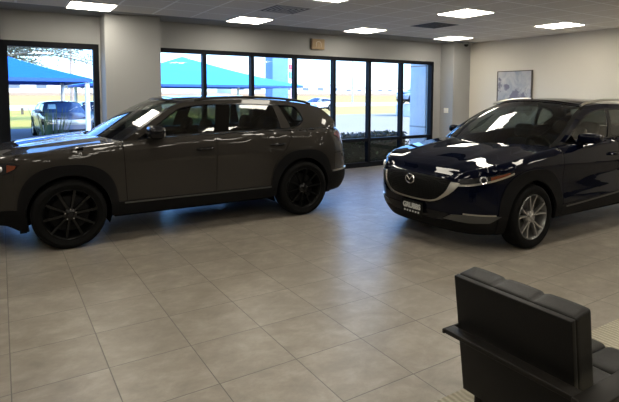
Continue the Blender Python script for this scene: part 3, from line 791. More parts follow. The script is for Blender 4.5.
# ------------------------------------------------------------------ the showroom
TS, TX, TY = .4925, -.0043, 3.005
H = 2.841; YW = 8.624; XR = 9.69; XL = -4.2; YB = -8.5
def tile_mat():
    m, n, p = newmat('stone look floor tile')
    g = n.new('ShaderNodeNewGeometry'); sp = n.new('ShaderNodeSeparateXYZ'); n.l.new(g.outputs['Position'], sp.inputs[0])
    ax = []; ids = []
    for k, o in ((0, TX), (1, TY)):
        u = n.math('DIVIDE', n.math('SUBTRACT', sp.outputs[k], o), TS); fr = n.math('FRACT', n.math('ADD', u, 100)); ids.append(n.math('FLOOR', n.math('ADD', u, 100)))
        ax.append(n.math('MINIMUM', fr, n.math('SUBTRACT', 1, fr)))
    d = n.math('MULTIPLY', n.math('MINIMUM', ax[0], ax[1]), TS)
    grout = n.math('LESS_THAN', d, .0028)
    cb = n.new('ShaderNodeCombineXYZ'); n.l.new(ids[0], cb.inputs[0]); n.l.new(ids[1], cb.inputs[1])
    wn = n.new('ShaderNodeTexWhiteNoise', noise_dimensions='2D'); n.l.new(cb.outputs[0], wn.inputs['Vector'])
    va = n.new('ShaderNodeVectorMath', operation='SCALE'); n.l.new(wn.outputs['Color'], va.inputs[0]); va.inputs['Scale'].default_value = 40
    mp = n.new('ShaderNodeMapping'); mp.inputs['Scale'].default_value = (1., 1.35, 1); mp.inputs['Rotation'].default_value = (0, 0, R(28)); n.l.new(g.outputs['Position'], mp.inputs[0])
    vb = n.new('ShaderNodeVectorMath', operation='ADD'); n.l.new(mp.outputs[0], vb.inputs[0]); n.l.new(va.outputs[0], vb.inputs[1])
    f = n.noise(4.6, 9, .7, vb.outputs[0], .25); f2 = n.noise(26, 6, .65, vb.outputs[0], .1)
    c1 = n.ramp(f, [(.30, (.115, .099, .080)), (.5, (.180, .158, .130)), (.70, (.275, .248, .21))])
    c2 = n.mix(n.math('MULTIPLY', f2, .35), c1, (.255, .225, .187))
    c3 = n.mix(n.math('MULTIPLY', wn.outputs['Value'], .18), c2, (.16, .14, .115))
    n.l.new(n.mix(grout, c3, (.055, .048, .040)), p.inputs['Base Color'])
    n.l.new(n.ramp(f2, [(.3, .33), (.7, .42)]), p.inputs['Roughness'])
    p.inputs['Specular IOR Level'].default_value = .7
    hb_ = n.math('MULTIPLY', n.math('MINIMUM', d, .006), 1)
    b = n.bump(hb_, .6, .15); n.l.new(b, p.inputs['Normal'])
    return m
def ceil_mat():
    m, n, p = newmat('mineral ceiling tiles in a metal grid')
    g = n.new('ShaderNodeNewGeometry'); sp = n.new('ShaderNodeSeparateXYZ'); n.l.new(g.outputs['Position'], sp.inputs[0])
    ax = []
    for k, o in ((0, GX), (1, GY)):
        fr = n.math('FRACT', n.math('ADD', n.math('DIVIDE', n.math('SUBTRACT', sp.outputs[k], o), GS), 100))
        ax.append(n.math('MINIMUM', fr, n.math('SUBTRACT', 1, fr)))
    d = n.math('MULTIPLY', n.math('MINIMUM', ax[0], ax[1]), GS)
    bar = n.math('LESS_THAN', d, .015)
    f = n.noise(90, 4, .7, g.outputs['Position'])
    c = n.ramp(f, [(.3, (.70, .665, .61)), (.6, (.80, .76, .70))])
    n.l.new(n.mix(bar, c, (.98, .97, .94)), p.inputs['Base Color']); p.inputs['Roughness'].default_value = .85
    n.l.new(n.bump(n.math('ADD', n.math('MULTIPLY', bar, .5), n.math('MULTIPLY', f, .2)), .4, .01), p.inputs['Normal'])
    return m
GS = .6096; GX = 3.27; GY = 7.35
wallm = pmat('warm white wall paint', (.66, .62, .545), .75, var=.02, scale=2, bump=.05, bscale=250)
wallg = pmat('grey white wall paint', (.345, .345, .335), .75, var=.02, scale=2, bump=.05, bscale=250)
frame = pmat('dark bronze window frame', (.007, .008, .011), .5, spec=.1)
pane = glass('clear window pane', (.93, .955, .95), .03, edge=.7)
S_ = lambda o: tag(o, kind='structure')
S_(BX('floor', tile_mat(), XL, XR, YB, YW+.25, -.2, 0))
S_(BX('ceiling', ceil_mat(), XL, XR, YB, 7.96, H, H+.25))
S_(BX('trim_1', pmat('shade-darkened soffit paint', (.26, .265, .27), .8, var=.03), XL, XR, 7.96, YW+.25, H, H+.25))  # weaker light on this border strip is put into its darker bluish grey
S_(BX('wall_right', wallm, XR, XR+.2, YB, YW+.25, -.2, H))
S_(BX('unseen_wall_front', pmat('reflection-dimming dark wall', (.16, .155, .145), .8), XL, XR, YB-.2, YB, -.2, H))  # unseen wall; dark tone put in to dim reflections on the cars
S_(BX('wall_left', wallg, XL-.2, XL, YB-.2, YW+.25, -.2, H))
WT = 2.395
wb = MB(); wb.box(XL, XR, YW, YW+.22, WT, H); wb.box(1.37, 2.22, YW, YW+.22, 0, WT); wb.box(8.88, XR, YW, YW+.22, 0, WT); wb.box(XL, -.02, YW, YW+.22, 0, WT)
S_(wb.build('wall_back', wallg, smooth=False))
S_(BX('trim_2', wallg, 1.394, 2.24, 8.19, YW, 0, H)); S_(BX('trim_3', wallg, 9.113, XR, 8.22, YW, 0, H))
S_(BX('baseboard_right', pmat('dark rubber base', (.05, .048, .045), .6), XR-.012, XR, YB, 8.22, 0, .10))
# dark full-height jamb at the left picture edge
S_(BX('trim_4', frame, -.30, .03, YW-.06, YW+.1, 0, H-.005))
# windows
def window(name, x0, x1, mull, zr, lw=.075):
    w = bpy.data.objects.new(name, None); COL.objects.link(w); w.location = (0, YW, 0); tag(w, kind='structure')
    f = MB(); f.box(x0, x1, 0, .12, WT-lw, WT); f.box(x0, x0+lw, 0, .12, 0, WT-lw); f.box(x1-lw, x1, 0, .12, 0, WT-lw); f.box(x0+lw, x1-lw, 0, .12, 0, .10)
    f.build('frame', frame, w, smooth=False)
    xs = [x0+lw/2]+mull+[x1-lw/2]
    for x in mull: BX('mullion', frame, x-.032, x+.032, 0, .12, .10, WT-lw, w)
    if zr: BX('rail', frame, x0+lw, x1-lw, .015, .105, zr-.035, zr+.035, w)
    for a, b in zip(xs, xs[1:]):
        if zr:
            BX('pane', pane, a+.03, b-.03, .055, .061, zr+.03, WT-lw+.005, w); BX('pane', pane, a+.03, b-.03, .055, .061, .095, zr-.03, w)
        else: BX('pane', pane, a+.03, b-.03, .055, .061, .095, WT-lw+.005, w)
window('window_1', .03, 1.372, [], 0, .085)
window('window_2', 2.21, 8.885, [2.1993+.947*k for k in range(1, 7)], .602)
# ceiling lights: panels in the tile grid
lm = emat('lit diffuser', (1.0, .93, .79), 9.0); lf = pmat('white light frame', (.75, .74, .70), .5)
def light(x, y, label):
    r = empty('ceiling_light', (x, y, H), label, 'light', 'square ceiling lights')
    f = MB(); e = .3048
    for a in ((-e, e, -e, -e+.018), (-e, e, e-.018, e), (-e, -e+.018, -e+.018, e-.018), (e-.018, e, -e+.018, e-.018)): f.box(a[0], a[1], a[2], a[3], -.012, -.001)
    f.build('frame', lf, r, smooth=False)
    BX('diffuser', lm, -e+.02, e-.02, -e+.02, e-.02, -.016, -.002, r)  # set below its frame so the lit edge spills onto the ceiling
LX = [GX-2.4384+GS*.5, GX+GS*.5, GX+2.4384+GS*.5, GX+4.8768+GS*.5]; LY = [GY+GS*.5-2.4384*k for k in range(5)]
LN = {(0, 0): 'square ceiling light at top left, before the left wall pillar', (1, 0): 'square ceiling light over the long window, beside the larger air vent', (2, 0): 'square ceiling light over the long window, right of the tan wall box',
      (3, 0): 'smallest square ceiling light, nearest the back right corner', (2, 1): 'largest whole square ceiling light, above the small dark air vent', (3, 1): 'square ceiling light nearest the right wall with the painting', (1, 1): 'square ceiling light cut by the top edge of the picture'}
for i, x in enumerate([LX[0]-2.4384]+LX):
    for j, y in enumerate(LY): light(x, y, LN.get((i-1, j), 'square ceiling light out of view over the showroom'))
# air vents
def vent(x, y, label, m):
    r = empty('air_vent', (x, y, H), label, 'vent', 'ceiling air vents'); e = .3
    f = MB()
    for k in range(5):
        a = e-.062*k; z = -.006; t = .024
        for q in ((-a, a, -a, -a+t), (-a, a, a-t, a), (-a, -a+t, -a+t, a-t), (a-t, a, -a+t, a-t)): f.box(q[0], q[1], q[2], q[3], z-.0015, z+.0015)
    f.build('louvres', m, r, smooth=False)
    BX('duct_opening', pmat('dark duct', (.012, .012, .012), .8), -e+.02, e-.02, -e+.02, e-.02, -.004, -.001, r)
ventm = pmat('grey vent metal', (.62, .58, .52), .5); 
vent(GX+GS*.5, GY-GS*1.5, 'larger louvred air vent in the ceiling, left one', ventm)
vent(GX+GS*5.5, GY-GS*1.5, 'small dark air vent in the ceiling near the right lights', pmat('dark vent metal', (.09, .085, .08), .5, .2))
# small wall fittings
sc = empty('security_camera', (9.30, 8.02, H), 'small dark dome security camera on the ceiling beside the right pillar', 'camera')
MB().lathe([(0, -.0), (.065, 0), (.065, .05), (.05, .06), (0, .06)], 24, Matrix.Rotation(R(-90), 4, 'X') @ Matrix.Identity(4)).build('mount', pmat('grey plastic', (.25, .25, .24), .5), sc)
MB().blob((0, 0, -.075), (.10, .10, .085), 1, 1).build('dome', pmat('dark dome', (.01, .01, .012), .1), sc)
sb_ = empty('wall_box', (5.54, YW, 2.622), 'tan square box with a pale arched mark above the long window', 'box')
tanm = pmat('tan plastic', (.34, .235, .125), .6, var=.15)
MB().box(-.148, .148, -.06, 0, -.105, .105, .008).build('case', tanm, sb_)
sg_ = MB(); pts = [(-.055, -.062, -.06), (-.055, -.062, .02), (-.04, -.062, .045), (0, -.062, .055), (.04, -.062, .045), (.055, -.062, .02), (.055, -.062, -.06)]
sg_.tube(pts, .009, 6); sg_.build('arched_mark', pmat('pale plastic', (.55, .45, .33), .6), sb_)
BX('side_panel', pmat('brown plastic', (.16, .10, .05), .6), -.158, -.146, -.062, 0, -.108, .108, sb_)
lsw = empty('wall_switch', (9.113, 8.42, 1.225), 'ivory double switch plate on the right pillar', 'switch')
ivory = pmat('ivory plastic', (.80, .74, .58), .5)
MB().box(-.008, 0, -.07, .07, -.058, .058, .003).build('plate', ivory, lsw)
for y in (-.03, .03): MB().box(-.013, -.007, y-.016, y+.016, -.033, .033, .002).build('rocker', pmat('white plastic', (.75, .72, .65), .4), lsw)
# painting
pa = empty('painting', (XR, 6.97, 1.70), 'abstract grey and purple painting hanging on the right wall', 'painting')
def art():
    m, n, p = newmat('abstract canvas')
    vec = n.coord(); s = n.new('ShaderNodeSeparateXYZ'); n.l.new(vec, s.inputs[0])
    a = n.noise(3.2, 6, .6, vec, .7); b = n.noise(6, 7, .72, vec, .2)
    base_ = n.ramp(a, [(.3, (.27, .30, .36)), (.5, (.44, .44, .46)), (.7, (.56, .54, .52))])
    # one dark blotch low right, one small at left
    def disc(y, z, ry, rz):
        dy = n.math('DIVIDE', n.math('SUBTRACT', s.outputs[1], y), ry); dz = n.math('DIVIDE', n.math('SUBTRACT', s.outputs[2], z), rz)
        d = n.math('ADD', n.math('MULTIPLY', dy, dy), n.math('MULTIPLY', dz, dz)); return n.math('SUBTRACT', 1, d)
    msk = n.math('MAXIMUM', disc(-.16, -.14, .34, .22), n.math('MAXIMUM', disc(.19, .06, .07, .08), disc(.38, .10, .06, .16)))
    k = n.ramp(n.math('ADD', n.math('MULTIPLY', msk, .22), n.math('MULTIPLY', n.math('SUBTRACT', b, .50), 1.8)), [(.0, 0.), (.16, 1.)])
    n.l.new(n.mix(n.math('MULTIPLY', k, .85), base_, (.13, .125, .19)), p.inputs['Base Color']); p.inputs['Roughness'].default_value = .6
    return m
BX('canvas', art(), -.030, -.002, -.42, .42, -.42, .42, pa)
fr_ = MB(); fm = pmat('dark wood frame', (.07, .055, .042), .45)
for q in ((-.435, .435, .42, .436), (-.435, .435, -.436, -.42), (-.436, -.42, -.42, .42), (.42, .436, -.42, .42)): fr_.box(-.042, -.001, q[0], q[1], q[2], q[3])
fr_.build('frame', fm, pa, smooth=False)
# ------------------------------------------------------------------ rug and lounge chair
def rug_mat():
    m, n, p = newmat('ribbed beige rug')
    w = n.new('ShaderNodeTexWave', wave_type='BANDS', bands_direction='X'); w.inputs['Scale'].default_value = 9.; w.inputs['Distortion'].default_value = .8; w.inputs['Detail'].default_value = 3; w.inputs['Detail Scale'].default_value = 3
    vec = n.coord(); n.l.new(vec, w.inputs['Vector'])
    f = n.noise(220, 3, .7, vec)
    c = n.mix(w.outputs['Fac'], (.27, .245, .19), (.40, .37, .30)); n.l.new(n.mix(n.math('MULTIPLY', f, .4), c, (.22, .2, .155)), p.inputs['Base Color'])
    p.inputs['Roughness'].default_value = .95
    n.l.new(n.bump(n.math('ADD', w.outputs['Fac'], n.math('MULTIPLY', f, .5)), .6, .01), p.inputs['Normal'])
    return m
tag(MB().box(1.80, 5.2, -.6, 1.762, .001, .011, .004).build('rug', rug_mat()), 'beige ribbed rug under the black lounge chair', 'rug')
leather, n_, p_ = newmat('black leather')
vec = n_.coord(); f = n_.noise(9, 5, .6, vec)
n_.l.new(n_.mix(f, (.003, .003, .003), (.007, .0065, .006)), p_.inputs['Base Color']); n_.l.new(n_.ramp(f, [(.3, .40), (.7, .52)]), p_.inputs['Roughness']); p_.inputs['Specular IOR Level'].default_value = .18
v = n_.new('ShaderNodeTexVoronoi'); v.inputs['Scale'].default_value = 320; n_.l.new(vec, v.inputs['Vector']); n_.l.new(n_.bump(v.outputs['Distance'], .12, .004), p_.inputs['Normal'])
ch = empty('lounge_chair', (1.80, 1.30, .011), 'black leather lounge chair with a flat dark bar around its back, standing on the rug', 'chair')
th = R(8)
MT = Matrix.Translation((.075, 0, .16)) @ Matrix.Rotation(-th, 4, 'Y')
# local frame of the back: x forward, z up along the back, rear face x=0
HB = .585
b = MB(); b.box(.0, .028, -.285, .285, 0, HB+.004, .004, MT); b.build('back_panel', leather, ch)
c = MB()
# one upholstered slab with two sewn seams: a rounded box whose skin dips along the seams
def pad(mb, x0, x1, y0, y1, z0, z1, ns, M, puff=.012, r=.014):
    b = MB(); b.box(x0, x1, y0, y1, z0, z1)
    bm = bmesh.new(); bmesh.ops.create_cube(bm, size=1)
    for v in bm.verts: v.co = ((x0+x1)/2+v.co.x*(x1-x0), (y0+y1)/2+v.co.y*(y1-y0), (z0+z1)/2+v.co.z*(z1-z0))
    bmesh.ops.bevel(bm, geom=bm.edges[:], offset=r, segments=4, affect='EDGES', profile=.5)
    for ax, lo, hi, st in ((1, y0, y1, .012), (2, z0, z1, .03), (0, x0, x1, .03)):
        k = 1
        while lo+k*st < hi-1e-4:
            co = [0, 0, 0]; no = [0, 0, 0]; co[ax] = lo+k*st; no[ax] = 1
            bmesh.ops.bisect_plane(bm, geom=bm.verts[:]+bm.edges[:]+bm.faces[:], dist=1e-6, plane_co=co, plane_no=no); k += 1
    for v in bm.verts:
        f = (v.co.y-y0)/(y1-y0)*ns; d = abs(f-round(f))*(y1-y0)/ns
        if round(f) in (0, ns): d = 1
        seam = math.exp(-(d/.010)**2)
        pf = math.sin(math.pi*(f-math.floor(f)))**.5 if 0 < f < ns else 0
        w = puff*pf-.006*seam
        if v.co.z > z1-r*1.5: v.co.z += w*.7
        if v.co.x > x1-r*1.5: v.co.x += w
    mb.addbm(bm, M)
pad(c, .026, .140, -.285, .285, .0, HB+.006, 3, MT, .005)
c.build('back_cushion', leather, ch, ang=60)
c = MB()
for i in range(2):
    for j in range(3): c.blob((.28+.25*i, -.19+.19*j, .335), (.256, .194, .13), .3, .28, 32, 16)
c.build('seat_cushion', leather, ch, ang=60)
sat = pmat('dark brown frame laminate', (.008, .007, .006), .45, spec=.18)
f = MB(); f.box(-.055, .012, -.335, .302, .470, .492, .004); f.build('back_bar', sat, ch)
for sg, y0, y1 in ((-1, -.415, -.325), (1, .288, .302)):
    MB().box(-.062, .60, y0, y1, .470, .492, .004).build('armrest', sat, ch)
f = MB(); f.box(.08, .62, -.29, .29, .20, .275, .006); f.build('seat_frame', sat, ch)
for sx_, h_ in ((.16, .201), (.57, .201)):
    for sg in (-1, 1): MB().box(sx_-.02, sx_+.02, sg*.25-.02, sg*.25+.02, 0, h_, .003).build('leg', sat, ch)
for sg, y in ((-1, -.36), (1, .300)): MB().box(.54, .58, y-.012, y+.012, .22, .471, .003).build('arm_support', sat, ch)
MB().box(.54, .58, -.37, .32, .225, .255, .003).build('cross_bar', sat, ch)
# ------------------------------------------------------------------ outdoors
GZ = -.30
def ground_mat(name, c0, c1, sc=.25, rough=.95, fine=8.):
    m, n, p = newmat(name); vec = n.coord()
    a = n.noise(sc, 5, .6, vec); b = n.noise(fine, 4, .6, vec)
    n.l.new(n.mix(n.math('ADD', n.math('MULTIPLY', a, .7), n.math('MULTIPLY', b, .3)), c0, c1), p.inputs['Base Color']); p.inputs['Roughness'].default_value = rough; p.inputs['Specular IOR Level'].default_value = .1
    return m
asph = ground_mat('pale parking concrete', (.40, .335, .245), (.50, .43, .33)); asph2 = ground_mat('grey blue asphalt', (.17, .19, .22), (.25, .27, .30))
dry = ground_mat('dry yellow grass', (.50, .33, .09), (.66, .47, .18), .12); green = ground_mat('green yellow grass', (.50, .40, .06), (.68, .53, .14), .1)
road = ground_mat('pale road surface', (.56, .53, .47), (.68, .64, .57))
def strip_y(name, m, y0, y1, z0, z1, x0=-140, x1=260):
    b = MB(); d = .3
    b.add([(x0, y0, z0), (x1, y0, z0), (x1, y1, z1), (x0, y1, z1), (x0, y0, z0-d), (x1, y0, z0-d), (x1, y1, z1-d), (x0, y1, z1-d)], [(0, 1, 2, 3), (4, 7, 6, 5), (0, 4, 5, 1), (1, 5, 6, 2), (2, 6, 7, 3), (3, 7, 4, 0)])
    return tag(b.build(name, m, smooth=False), kind='structure')
strip_y('parking_lot', asph2, YW+.24, 24, GZ-.02, GZ, -140, 7.5)
strip_y('parking_bay', asph2, 24, 31, GZ-.02, GZ, -140, 16)
strip_y('concrete_apron', asph, YW+.24, 24, GZ-.02, GZ, 7.5, 260)
strip_y('lawn', green, 31, 62, GZ, GZ+.1, -140, 16); strip_y('dry_lawn', dry, 38, 62, GZ, GZ+.1, 16, 260)
strip_y('lot_edge', asph, 24, 38, GZ, GZ, 16, 260)
strip_y('service_road', road, 62, 82, GZ+.1, GZ+.2); strip_y('verge', dry, 82, 118, GZ+.2, 1.2)
strip_y('highway', road, 118, 150, 1.2, 1.9, -240, 400); strip_y('far_field', dry, 150, 420, 1.9, 3.4, -400, 800)
# --- hedge at the foot of the window
hm, n, p = newmat('hedge leaves'); vec = n.coord(); f = n.noise(30, 4, .7, vec)
n.l.new(n.ramp(f, [(.35, (.012, .022, .012)), (.6, (.035, .062, .028)), (.75, (.07, .10, .045))]), p.inputs['Base Color']); p.inputs['Roughness'].default_value = .6
def leafball(mb, c, rx, ry, rz, n, s, rnd, box=False):
    for _ in range(n):
        if box: q = Vector((rnd.uniform(-1, 1), rnd.uniform(-1, 1), rnd.uniform(-1, 1))); k = rnd.choice((0, 1, 2)); q[k] = math.copysign(rnd.uniform(.86, 1.02), q[k])
        else:
            q = Vector((rnd.gauss(0, 1), rnd.gauss(0, 1), rnd.gauss(0, 1))).normalized()*rnd.uniform(.45, 1)
        o = Vector((c[0]+q.x*rx, c[1]+q.y*ry, c[2]+q.z*rz)); a = Vector((rnd.gauss(0, 1), rnd.gauss(0, 1), rnd.gauss(0, .6))).normalized(); b = a.cross(Vector((rnd.gauss(0, 1), rnd.gauss(0, 1), rnd.gauss(0, 1)))).normalized(); l = s*rnd.uniform(.7, 1.4)
        mb.add([o-a*l*.5, o+b*l*.28, o+a*l*.5, o-b*l*.28], [(0, 1, 2, 3)])
rn = random.Random(3)
hd = empty('hedge', (5.9, 9.35, GZ), 'clipped dark green hedge outside along the foot of the long window', 'hedge')
b = MB(); b.box(-3.1, 2.5, -.34, .34, .0, .96, .06); b.build('branches', pmat('hedge core', (.010, .014, .008), .9, var=.4, scale=30), hd)
b = MB(); leafball(b, (-.3, 0, .49), 2.85, .37, .50, 5200, .075, rn, True); b.build('foliage', hm, hd, smooth=False)
# --- white outdoor pillar beyond the right end of the window
pl_ = empty('outdoor_pillar', (9.25, 9.225, GZ), 'white square pillar outside the right end of the long window', 'pillar')
wp = pmat('white outdoor stucco', (.84, .86, .88), .8, bump=.1, bscale=120)
MB().box(-.30, .62, -.275, .275, 0, 3.6, .01).build('shaft', wp, pl_)
BX('band', pmat('grey joint', (.40, .42, .43), .7), -.306, .626, -.281, .281, 1.08, 1.115, pl_)
BX('band', pmat('pale orange strip', (.55, .40, .30), .7), -.306, .626, -.281, .281, 2.60, 2.63, pl_)  # thin orange-tan band around the shaft
# --- blue shade canopies
def canopy(name, cx_, cy_, hx, hy, ze, zp, ridge, col, label, posts):
    r = empty(name, (cx_, cy_, GZ), label, 'canopy', 'blue shade canopies')
    m, n, p = newmat(name+' cloth'); f = n.noise(1.2, 4, .6, n.coord(scale=(1, 1, 1)))
    n.l.new(n.mix(f, tuple(c*.92 for c in col), col), p.inputs['Base Color']); p.inputs['Roughness'].default_value = .8
    b = MB(); N = 12; vs = []; fs = []
    cor = [(-hx, -hy), (hx, -hy), (hx, hy), (-hx, hy)]; pk = [(-ridge, 0), (ridge, 0), (ridge, 0), (-ridge, 0)]
    for k in range(4):
        a, c = cor[k], cor[(k+1) % 4]; pa_, pc = pk[k], pk[(k+1) % 4]; o = len(vs)
        for j in range(N+1):
            t = j/N
            for i in range(N+1):
                s = i/N; x = lerp(lerp(a[0], c[0], s), lerp(pa_[0], pc[0], s), t); y = lerp(lerp(a[1], c[1], s), lerp(pa_[1], pc[1], s), t)
                z = lerp(ze, zp, t)-.12*math.sin(math.pi*t)*1.0
                vs.append((x, y, z))
        for j in range(N):
            for i in range(N): fs.append((o+j*(N+1)+i, o+j*(N+1)+i+1, o+(j+1)*(N+1)+i+1, o+(j+1)*(N+1)+i))
    b.add(vs, fs); b.build('cloth', m, r)
    d = MB()
    for k in range(4):
        a, c = cor[k], cor[(k+1) % 4]; dx, dy = c[0]-a[0], c[1]-a[1]; l = math.hypot(dx, dy); ox, oy = dy/l*.015, -dx/l*.015
        d.add([(a[0]-ox, a[1]-oy, ze-.13), (c[0]-ox, c[1]-oy, ze-.13), (c[0]-ox, c[1]-oy, ze), (a[0]-ox, a[1]-oy, ze), (a[0]+ox, a[1]+oy, ze-.13), (c[0]+ox, c[1]+oy, ze-.13), (c[0]+ox, c[1]+oy, ze), (a[0]+ox, a[1]+oy, ze)],
              [(0, 1, 2, 3), (7, 6, 5, 4), (0, 4, 5, 1), (3, 2, 6, 7)])
    d.build('valance', pmat('dark blue cloth edge', (.03, .10, .42), .8), r, smooth=False)
    pm = pmat('pale steel post', (.62, .60, .56), .5)
    for x, y in posts:
        MB().tube([(x, y, 0), (x, y, ze-.02)], .09, 12).build('post', pm, r)
    return r
canopy('shade_canopy', -1.6, 25.2, 4.6, 4.6, 2.48, 4.2, .05, (.004, .14, .56), 'bright blue shade canopy seen through the left window', [(x, y) for x in (-4.45, 4.45) for y in (-4.45, 4.45)])
canopy('shade_canopy', 9.7, 30.6, 6.0, 4.6, 2.42, 4.2, .05, (.07, .45, .66), 'turquoise blue shade canopy seen through the long window behind the grey SUV', [(x, y) for x in (-5.6, 5.6) for y in (-4.2, 4.2)])
# --- parked cars outside
def plainmats(c, metal=.3):
    d = dict(base); d['paint'] = paint('car paint outside', c, metal, .35); d['rim'] = base['satin']; d['spoke'] = base['satin']; d['pillar'] = base['black']; d['glass'] = pmat('dark window outside', (.03, .045, .07), .06); d['wglass'] = pmat('windscreen outside', (.04, .075, .16), .06)
    return d
def parked(name, P, m, loc, rz, label, grille=True, scale=(1, 1, 1)):
    r = empty(name, loc, label, 'car', rz=rz); r.scale = scale
    B, K = build_car(r, P, m, False)
    if grille:
        s = B.sy(.5); z1 = P['ztop'][0][1]-.06
        MB().patch([(-s, z1-.20), (s, z1-.20), (s, z1), (-s, z1)], K['low'], .1, .1, .012, .02).build('grille', base['satin'], r)
        g = MB()
        for sg in (-1, 1): g.patch([(B.sy(.56), z1-.10), (B.sx(.4), z1-.06), (B.sx(.4), z1+.03), (B.sy(.56), z1+.0)], K['low'], .1, .1, .012, .02, sg)
        g.build('headlight', base['lens'], r)
        q = MB(); s = B.sy(.62); q.patch([(-s, .36), (s, .36), (s, .46), (-s, .46)], K['low'], .1, .1, .012, .02); q.build('bumper_grille', base['lampin'], r)
    for sg in (-1, 1):
        mm = MB(); mm.blob((1.75, sg*1.0, 1.17), (.16, .24, .16), .6, .5, 12, 8); mm.tube([(1.8, sg*.84, 1.12), (1.78, sg*.95, 1.13)], .03, 6); mm.build('mirror', m['paint'], r)
    return r, B, K
r, B5, K5 = parked('suv', P50, plainmats((.16, .17, .21), .4), (2.45, 22.0, GZ), R(95), 'dark blue grey SUV parked outside behind the left window', scale=(1, 1, 1.0))
t = MB(); t.patch([(.25, .42), (.62, .42), (.62, .78), (.25, .78)], K5['wm'], .1, .1, .012, .006); tag(t.build('windscreen_sticker', pmat('pale blue paper', (.50, .70, .72), .7), r), 'pale blue sticker')
r, B6, K6 = parked('sedan', P30, plainmats((.72, .74, .76), .1), (27.3, 45.4, GZ+.08), R(15), 'white car parked outside behind the roof end of the grey SUV', scale=(1.05, 1, .92))
r, B7, K7 = parked('suv', P50, plainmats((.28, .34, .44), .5), (29.2, 32.4, GZ+1.05), R(-8), 'silver blue SUV on a white stand far outside at right', scale=(1.0, 1.0, 1.05))
pd = MB(); pd.box(-2.6, 2.6, -1.2, 1.2, 0, 1.045, .02); pd = pd.build('display_stand', pmat('white display panel', (.74, .72, .76), .8)); pd.location = (32.3, 31.95, GZ); pd.rotation_euler = (0, 0, R(-8)); tag(pd, 'white block stand under the silver blue SUV outside', 'stand')
r, B8, K8 = parked('sedan', P30, plainmats((.22, .36, .52), .3), (4.6, 27.3, GZ), R(95), 'pale blue car half hidden at the right edge of the left window', scale=(1, 1, .95))
# --- sign pole, tall blue building, light poles
sp = empty('sign_pole', (39.9, 69.7, GZ), 'tall pole sign with red and green panels outside', 'sign')
MB().box(-.14, .14, -.14, .14, 0, 6.0, .02).build('pole', pmat('pale pink metal', (.75, .45, .45), .6), sp)
for z, c, nm in ((3.6, (.72, .50, .52), 'panel'), (4.45, (.16, .42, .33), 'panel'), (5.9, (.75, .12, .16), 'panel')):
    MB().box(-.42, .42, -.2, .2, z, z+(1.0 if z == 4.45 else .5 if z < 4 else .75), .03).build(nm, pmat('sign panel', c, .6), sp)
bb = empty('blue_building', (47.2, 88.4, 0), 'tall plain blue building block far outside behind the canopy tip', 'building')
MB().box(-1.75, 1.75, -1.6, 1.6, 0, 9.2, .05).build('wall', pmat('blue cladding panels', (.10, .24, .52), .6, var=.05, scale=.2), bb)
MB().box(-1.8, 1.8, -1.65, 1.65, 9.0, 9.4, .05).build('parapet', pmat('blue parapet', (.14, .28, .55), .6), bb)
def lamp_pole(x, y, h, label, c):
    r = empty('light_pole', (x, y, GZ), label, 'pole'); m = pmat('pole metal', c, .5, .3)
    MB().tube([(0, 0, 0), (0, 0, h)], [.14, .07], 10).build('shaft', m, r)
    b = MB(); b.box(-.7, .7, -.12, .12, h-.05, h+.1, .02); b.build('lamp_head', m, r)
    MB().tube([(0, 0, 0), (0, 0, .5)], [.3, .3], 12).build('footing', road, r)
lamp_pole(54.1, 72.3, 10.4, 'tall thin light pole on the grass seen through the middle of the long window', (.35, .35, .36))
lamp_pole(4.9, 44.0, 8.0, 'reddish light pole behind the bright blue canopy', (.50, .36, .30))
# --- low pale buildings on the skyline
def shed(x, y, z, w, d, h, label, c):
    r = empty('low_building', (x, y, z), label, 'building'); 
    MB().box(-w/2, w/2, -d/2, d/2, 0, h, .05).build('wall', pmat('pale building wall', c, .8, var=.1, scale=.3), r)
    MB().box(-w/2-.3, w/2+.3, -d/2-.3, d/2+.3, h, h+.35, .05).build('roof', pmat('grey roof', (.42, .40, .38), .8), r)
    k = max(3, int(w/6)); m = pmat('dark windows far', (.12, .14, .18), .3)
    for i in range(k): BX('window', m, -w/2+w*(i+.3)/k, -w/2+w*(i+.7)/k, -d/2-.06, -d/2+.02, h*.35, h*.7, r)
shed(10, 165, 1.9, 46, 12, 3.4, 'long pale low building on the skyline behind the left window', (.72, .66, .62))
shed(82, 150, 1.8, 42, 12, 2.9, 'long white low building on the skyline behind the turquoise canopy', (.70, .70, .70))
shed(140, 185, 2.1, 60, 14, 2.4, 'long tan low building on the skyline at the middle of the long window', (.66, .56, .44))
shed(245, 205, 2.2, 30, 12, 3.0, 'small grey building on the skyline at the right of the long window', (.52, .52, .50))
tag(BX('roadside_barrier', pmat('brown barrier', (.36, .25, .17), .8), -60, 330, 116.9, 117.3, .9, 1.75), 'long low brown barrier along the far highway', 'barrier')
# guard rail with posts along the lawn
gr_ = empty('guard_rail', (0, 50, GZ), 'pale guard rail on dark posts crossing the grass behind the left window', 'guard rail')
MB().box(-34, 15, -.05, .05, .62, .86, .01).build('rail', pmat('pale rail', (.62, .58, .52), .6), gr_)
for k in range(20):
    MB().box(-33.5+2.5*k, -33.3+2.5*k, .05, .22, 0, .85, .0).build('post', pmat('dark post', (.13, .10, .07), .8) if k == 0 else bpy.data.materials['dark post'], gr_, smooth=False)
